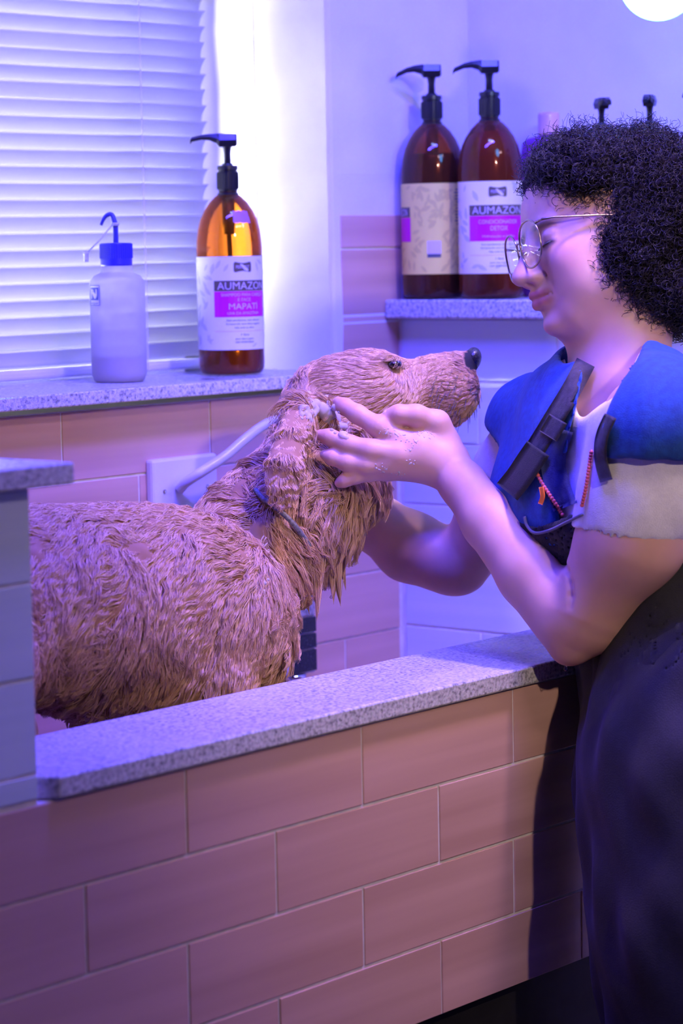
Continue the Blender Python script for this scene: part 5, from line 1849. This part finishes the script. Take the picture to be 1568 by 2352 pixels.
F = Field(np.array([.19, -.47, 2.74]), np.array([.48, -.18, 3.19]), .0034)
r = lambda p: p * 2.95 / FPX
F.ell(cc(1465, 495, 2.975), (r(180), r(195), r(188)), None, .03)
F.ell(cc(1330, 402, 2.945), (r(108), r(92), r(140)), None, .03)
F.ell(cc(1430, 590, 2.925), (r(82), r(110), r(120)), None, .03)
F.ell(cc(1490, 635, 2.98), (r(130), r(92), r(160)), None, .03)
F.ell(cc(1525, 680, 2.95), (r(95), r(65), r(140)), None, .03)
X, Y, Z = F.grid(); gx, gy = PXg(X, Z), PYg(Y, Z)
# the face stays clear: carve the head's own front
hx = (X - HO[0]) * HF[0] + (Y - HO[1]) * HF[1] + (Z - HO[2]) * HF[2]
hu = (X - HO[0]) * HU[0] + (Y - HO[1]) * HU[1] + (Z - HO[2]) * HU[2]
hs_ = (X - HO[0]) * HS[0] + (Y - HO[1]) * HS[1] + (Z - HO[2]) * HS[2]
face_front = np.minimum(hx - np.interp(hu * 100, [-12, -6, -2, 1, 3, 4.6, 5.6], [.050, .068, .074, .078, .082, .095, .13]), .058 - hu)
F.F = np.maximum(F.F, face_front.astype(np.float32))
hv, hq = F.mesh(1)
hn, _ = normals(hv, hq)
hv2 = hv + hn * (wob(hv, .022, 61)[:, :1] * .005 + wob(hv, .010, 62)[:, :1] * .003)
M['hair'] = simple('dark_hair', (0.010, 0.007, 0.010), .5, spec=.35)
hair_b = mesh('hair', c2w(hv2), hq, simple('hair_mass', (0.006, 0.004, 0.006), .9, spec=.1), person, True)
hair_b['label'] = 'thick dark curly hair'


def curls(n, seed):
    rng = np.random.default_rng(seed)
    P, N = sample_surface(hv, hq, n, rng, None)
    px = P[:, 0] / P[:, 2] * FPX + 784; py = P[:, 1] / P[:, 2] * FPX + 1176
    ok = ~in_face(px, py + 8) | (py < 430)
    P, N, px, py = P[ok], N[ok], px[ok], py[ok]
    n = len(P); k = 30
    t = np.linspace(0, 1, k)[None, :, None]
    d = N * .55 + np.array([0, .55, 0]) + rng.normal(size=(n, 3)) * .55
    d -= N * np.clip(np.sum(d * N, 1), -9, 0)[:, None]
    d /= np.linalg.norm(d, axis=1)[:, None]
    a = np.cross(d, rng.normal(size=(n, 3))); a /= np.linalg.norm(a, axis=1)[:, None]
    b = np.cross(d, a)
    L = rng.uniform(.010, .030, n); R = rng.uniform(.0022, .0052, n); T = rng.uniform(1.2, 3.0, n)
    th = t[..., 0] * 2 * np.pi * T[:, None] + rng.uniform(0, 6.28, n)[:, None]
    grow = np.clip(t * 3, 0, 1)
    S = (P - N * .004)[:, None, :] + d[:, None, :] * (t * L[:, None, None]) + (a[:, None, :] * np.cos(th)[..., None] + b[:, None, :] * np.sin(th)[..., None]) * R[:, None, None] * grow
    rad = np.linspace(1, .45, k)[None, :] * rng.uniform(.00035, .00062, n)[:, None]
    # drop curls that would fall across the face
    sx = S[..., 0] / S[..., 2] * FPX + 784; sy = S[..., 1] / S[..., 2] * FPX + 1176
    bad = in_face(sx + 6, sy).mean(1) > .25
    return c2w(S[~bad]), rad[~bad]


S, rad = curls(17000, 71)
co_ = strands('curls', S, rad, M['hair'], person)
# fine flyaway strands above the crown
rng = np.random.default_rng(73)
P, N = sample_surface(hv, hq, 420, rng, lambda q: (q[:, 1] < -.34).astype(float) + .1)
t = np.linspace(0, 1, 16)[None, :, None]
ph = rng.uniform(0, 6.28, (len(P), 1))
a_ = rng.normal(size=(len(P), 3)); b_ = rng.normal(size=(len(P), 3))
S = P[:, None, :] + N[:, None, :] * t * rng.uniform(.008, .024, (len(P), 1, 1)) + (a_[:, None, :] * np.sin(t * 5 + ph[..., None]) + b_[:, None, :] * np.cos(t * 4 + ph[..., None])) * .004 * t
sx = S[..., 0] / S[..., 2] * FPX + 784; sy = S[..., 1] / S[..., 2] * FPX + 1176
S = S[in_face(sx, sy).mean(1) < .2]
strands('flyaway_hair', c2w(S), np.array([[.00018] * 16]), M['hair'], person)

# ------------------------------------------------------------------ lather
def build_foam():
    rg = random.Random(19)
    WET = bvh_of([skin, dskin])
    def hit(px, py, lift):
        dr = MC @ np.array([(px - 784) / FPX, (py - 1176) / FPX, 1.0]); dr = dr / np.linalg.norm(dr)
        hh = WET.ray_cast(Vector(CAMPOS), Vector(dr))
        return w2c(np.array(hh[0]) - dr * lift) if hh[0] is not None else None
    F = Field(np.array([-.16, -.17, 2.86]), np.array([.13, .12, 3.16]), .0010)
    r = lambda p: p * 3.0 / FPX
    heaps = [((706, 938), 26, 9), ((728, 930), 30, 11), ((750, 940), 28, 11), ((768, 955), 22, 9), ((778, 978), 16, 7), ((786, 998), 10, 5), ((715, 955), 20, 8)]
    for (x, y), sp, rr in heaps:
        for _ in range(16):
            p = hit(x + rg.gauss(0, sp * .5), y + rg.gauss(0, sp * .38), .0)
            if p is not None: F.ell(p, [r(rr * rg.uniform(.4, 1.0))] * 3, None, .003)
    film = [(890, 986), (904, 998), (922, 1004), (950, 1010), (966, 994), (988, 1000), (940, 1030), (946, 1060), (918, 1086), (880, 1078), (866, 1072)]
    for (x, y) in film:
        for _ in range(14):
            p = hit(x + rg.gauss(0, 9), y + rg.gauss(0, 5), -.0002)
            if p is not None: F.ell(p, [r(rg.uniform(1.2, 2.6))] * 3, None, .0008)
    for (x, y, sp, rr, n) in ((592, 1352, 9, 5, 18), (468, 1340, 8, 4, 12), (384, 1272, 6, 4, 10)):
        for _ in range(n):
            p = hit(x + rg.gauss(0, sp), y + rg.gauss(0, sp), .006)
            if p is not None: F.ell(p, [r(rr * rg.uniform(.5, 1))] * 3, None, .0012)
    return F.mesh(0)


fv, fq = build_foam()
M['foam'] = clear_mat('soap_foam', (.98, .98, 1.0), .25, extra=((.95, .93, .95), .72), gloss=.6)
fo_ = mesh('soap_foam', c2w(fv), fq, M['foam'], None, True)
tag(fo_, 'white soap lather clinging to the hand, ear and coat', 'foam', kind='stuff')
# droplets on their way down
M['water'] = clear_mat('water', (.93, .95, 1.0), .02)
for i, (px, py, d, rr, lb) in enumerate(((840, 1228, 3.06, 3.2, 'small water drop falling below the wet throat of the dog'), (1299, 1536, 2.88, 6.0, 'water drop hanging from the elbow above the granite slab'), (760, 1372, 3.05, 3.0, 'small water drop falling below the chest locks of the dog'))):
    c = wp(px, py, d); R_ = rr * d / FPX
    prof = [(R_ * math.sin(a), R_ * (1 - math.cos(a)) if a < 2.0 else R_ * (1 - math.cos(2.0)) + R_ * (a - 2.0) * 1.6) for a in np.linspace(.05, 2.0, 8)] + [(R_ * .55, R_ * 1.9), (R_ * .2, R_ * 2.5), (R_ * .03, R_ * 2.9)]
    o = MB().lathe(prof, c - np.array([0, 0, R_]), 14).build('water_drop', M['water'], None, True)
    tag(o, lb, 'water drop', 'water drops')
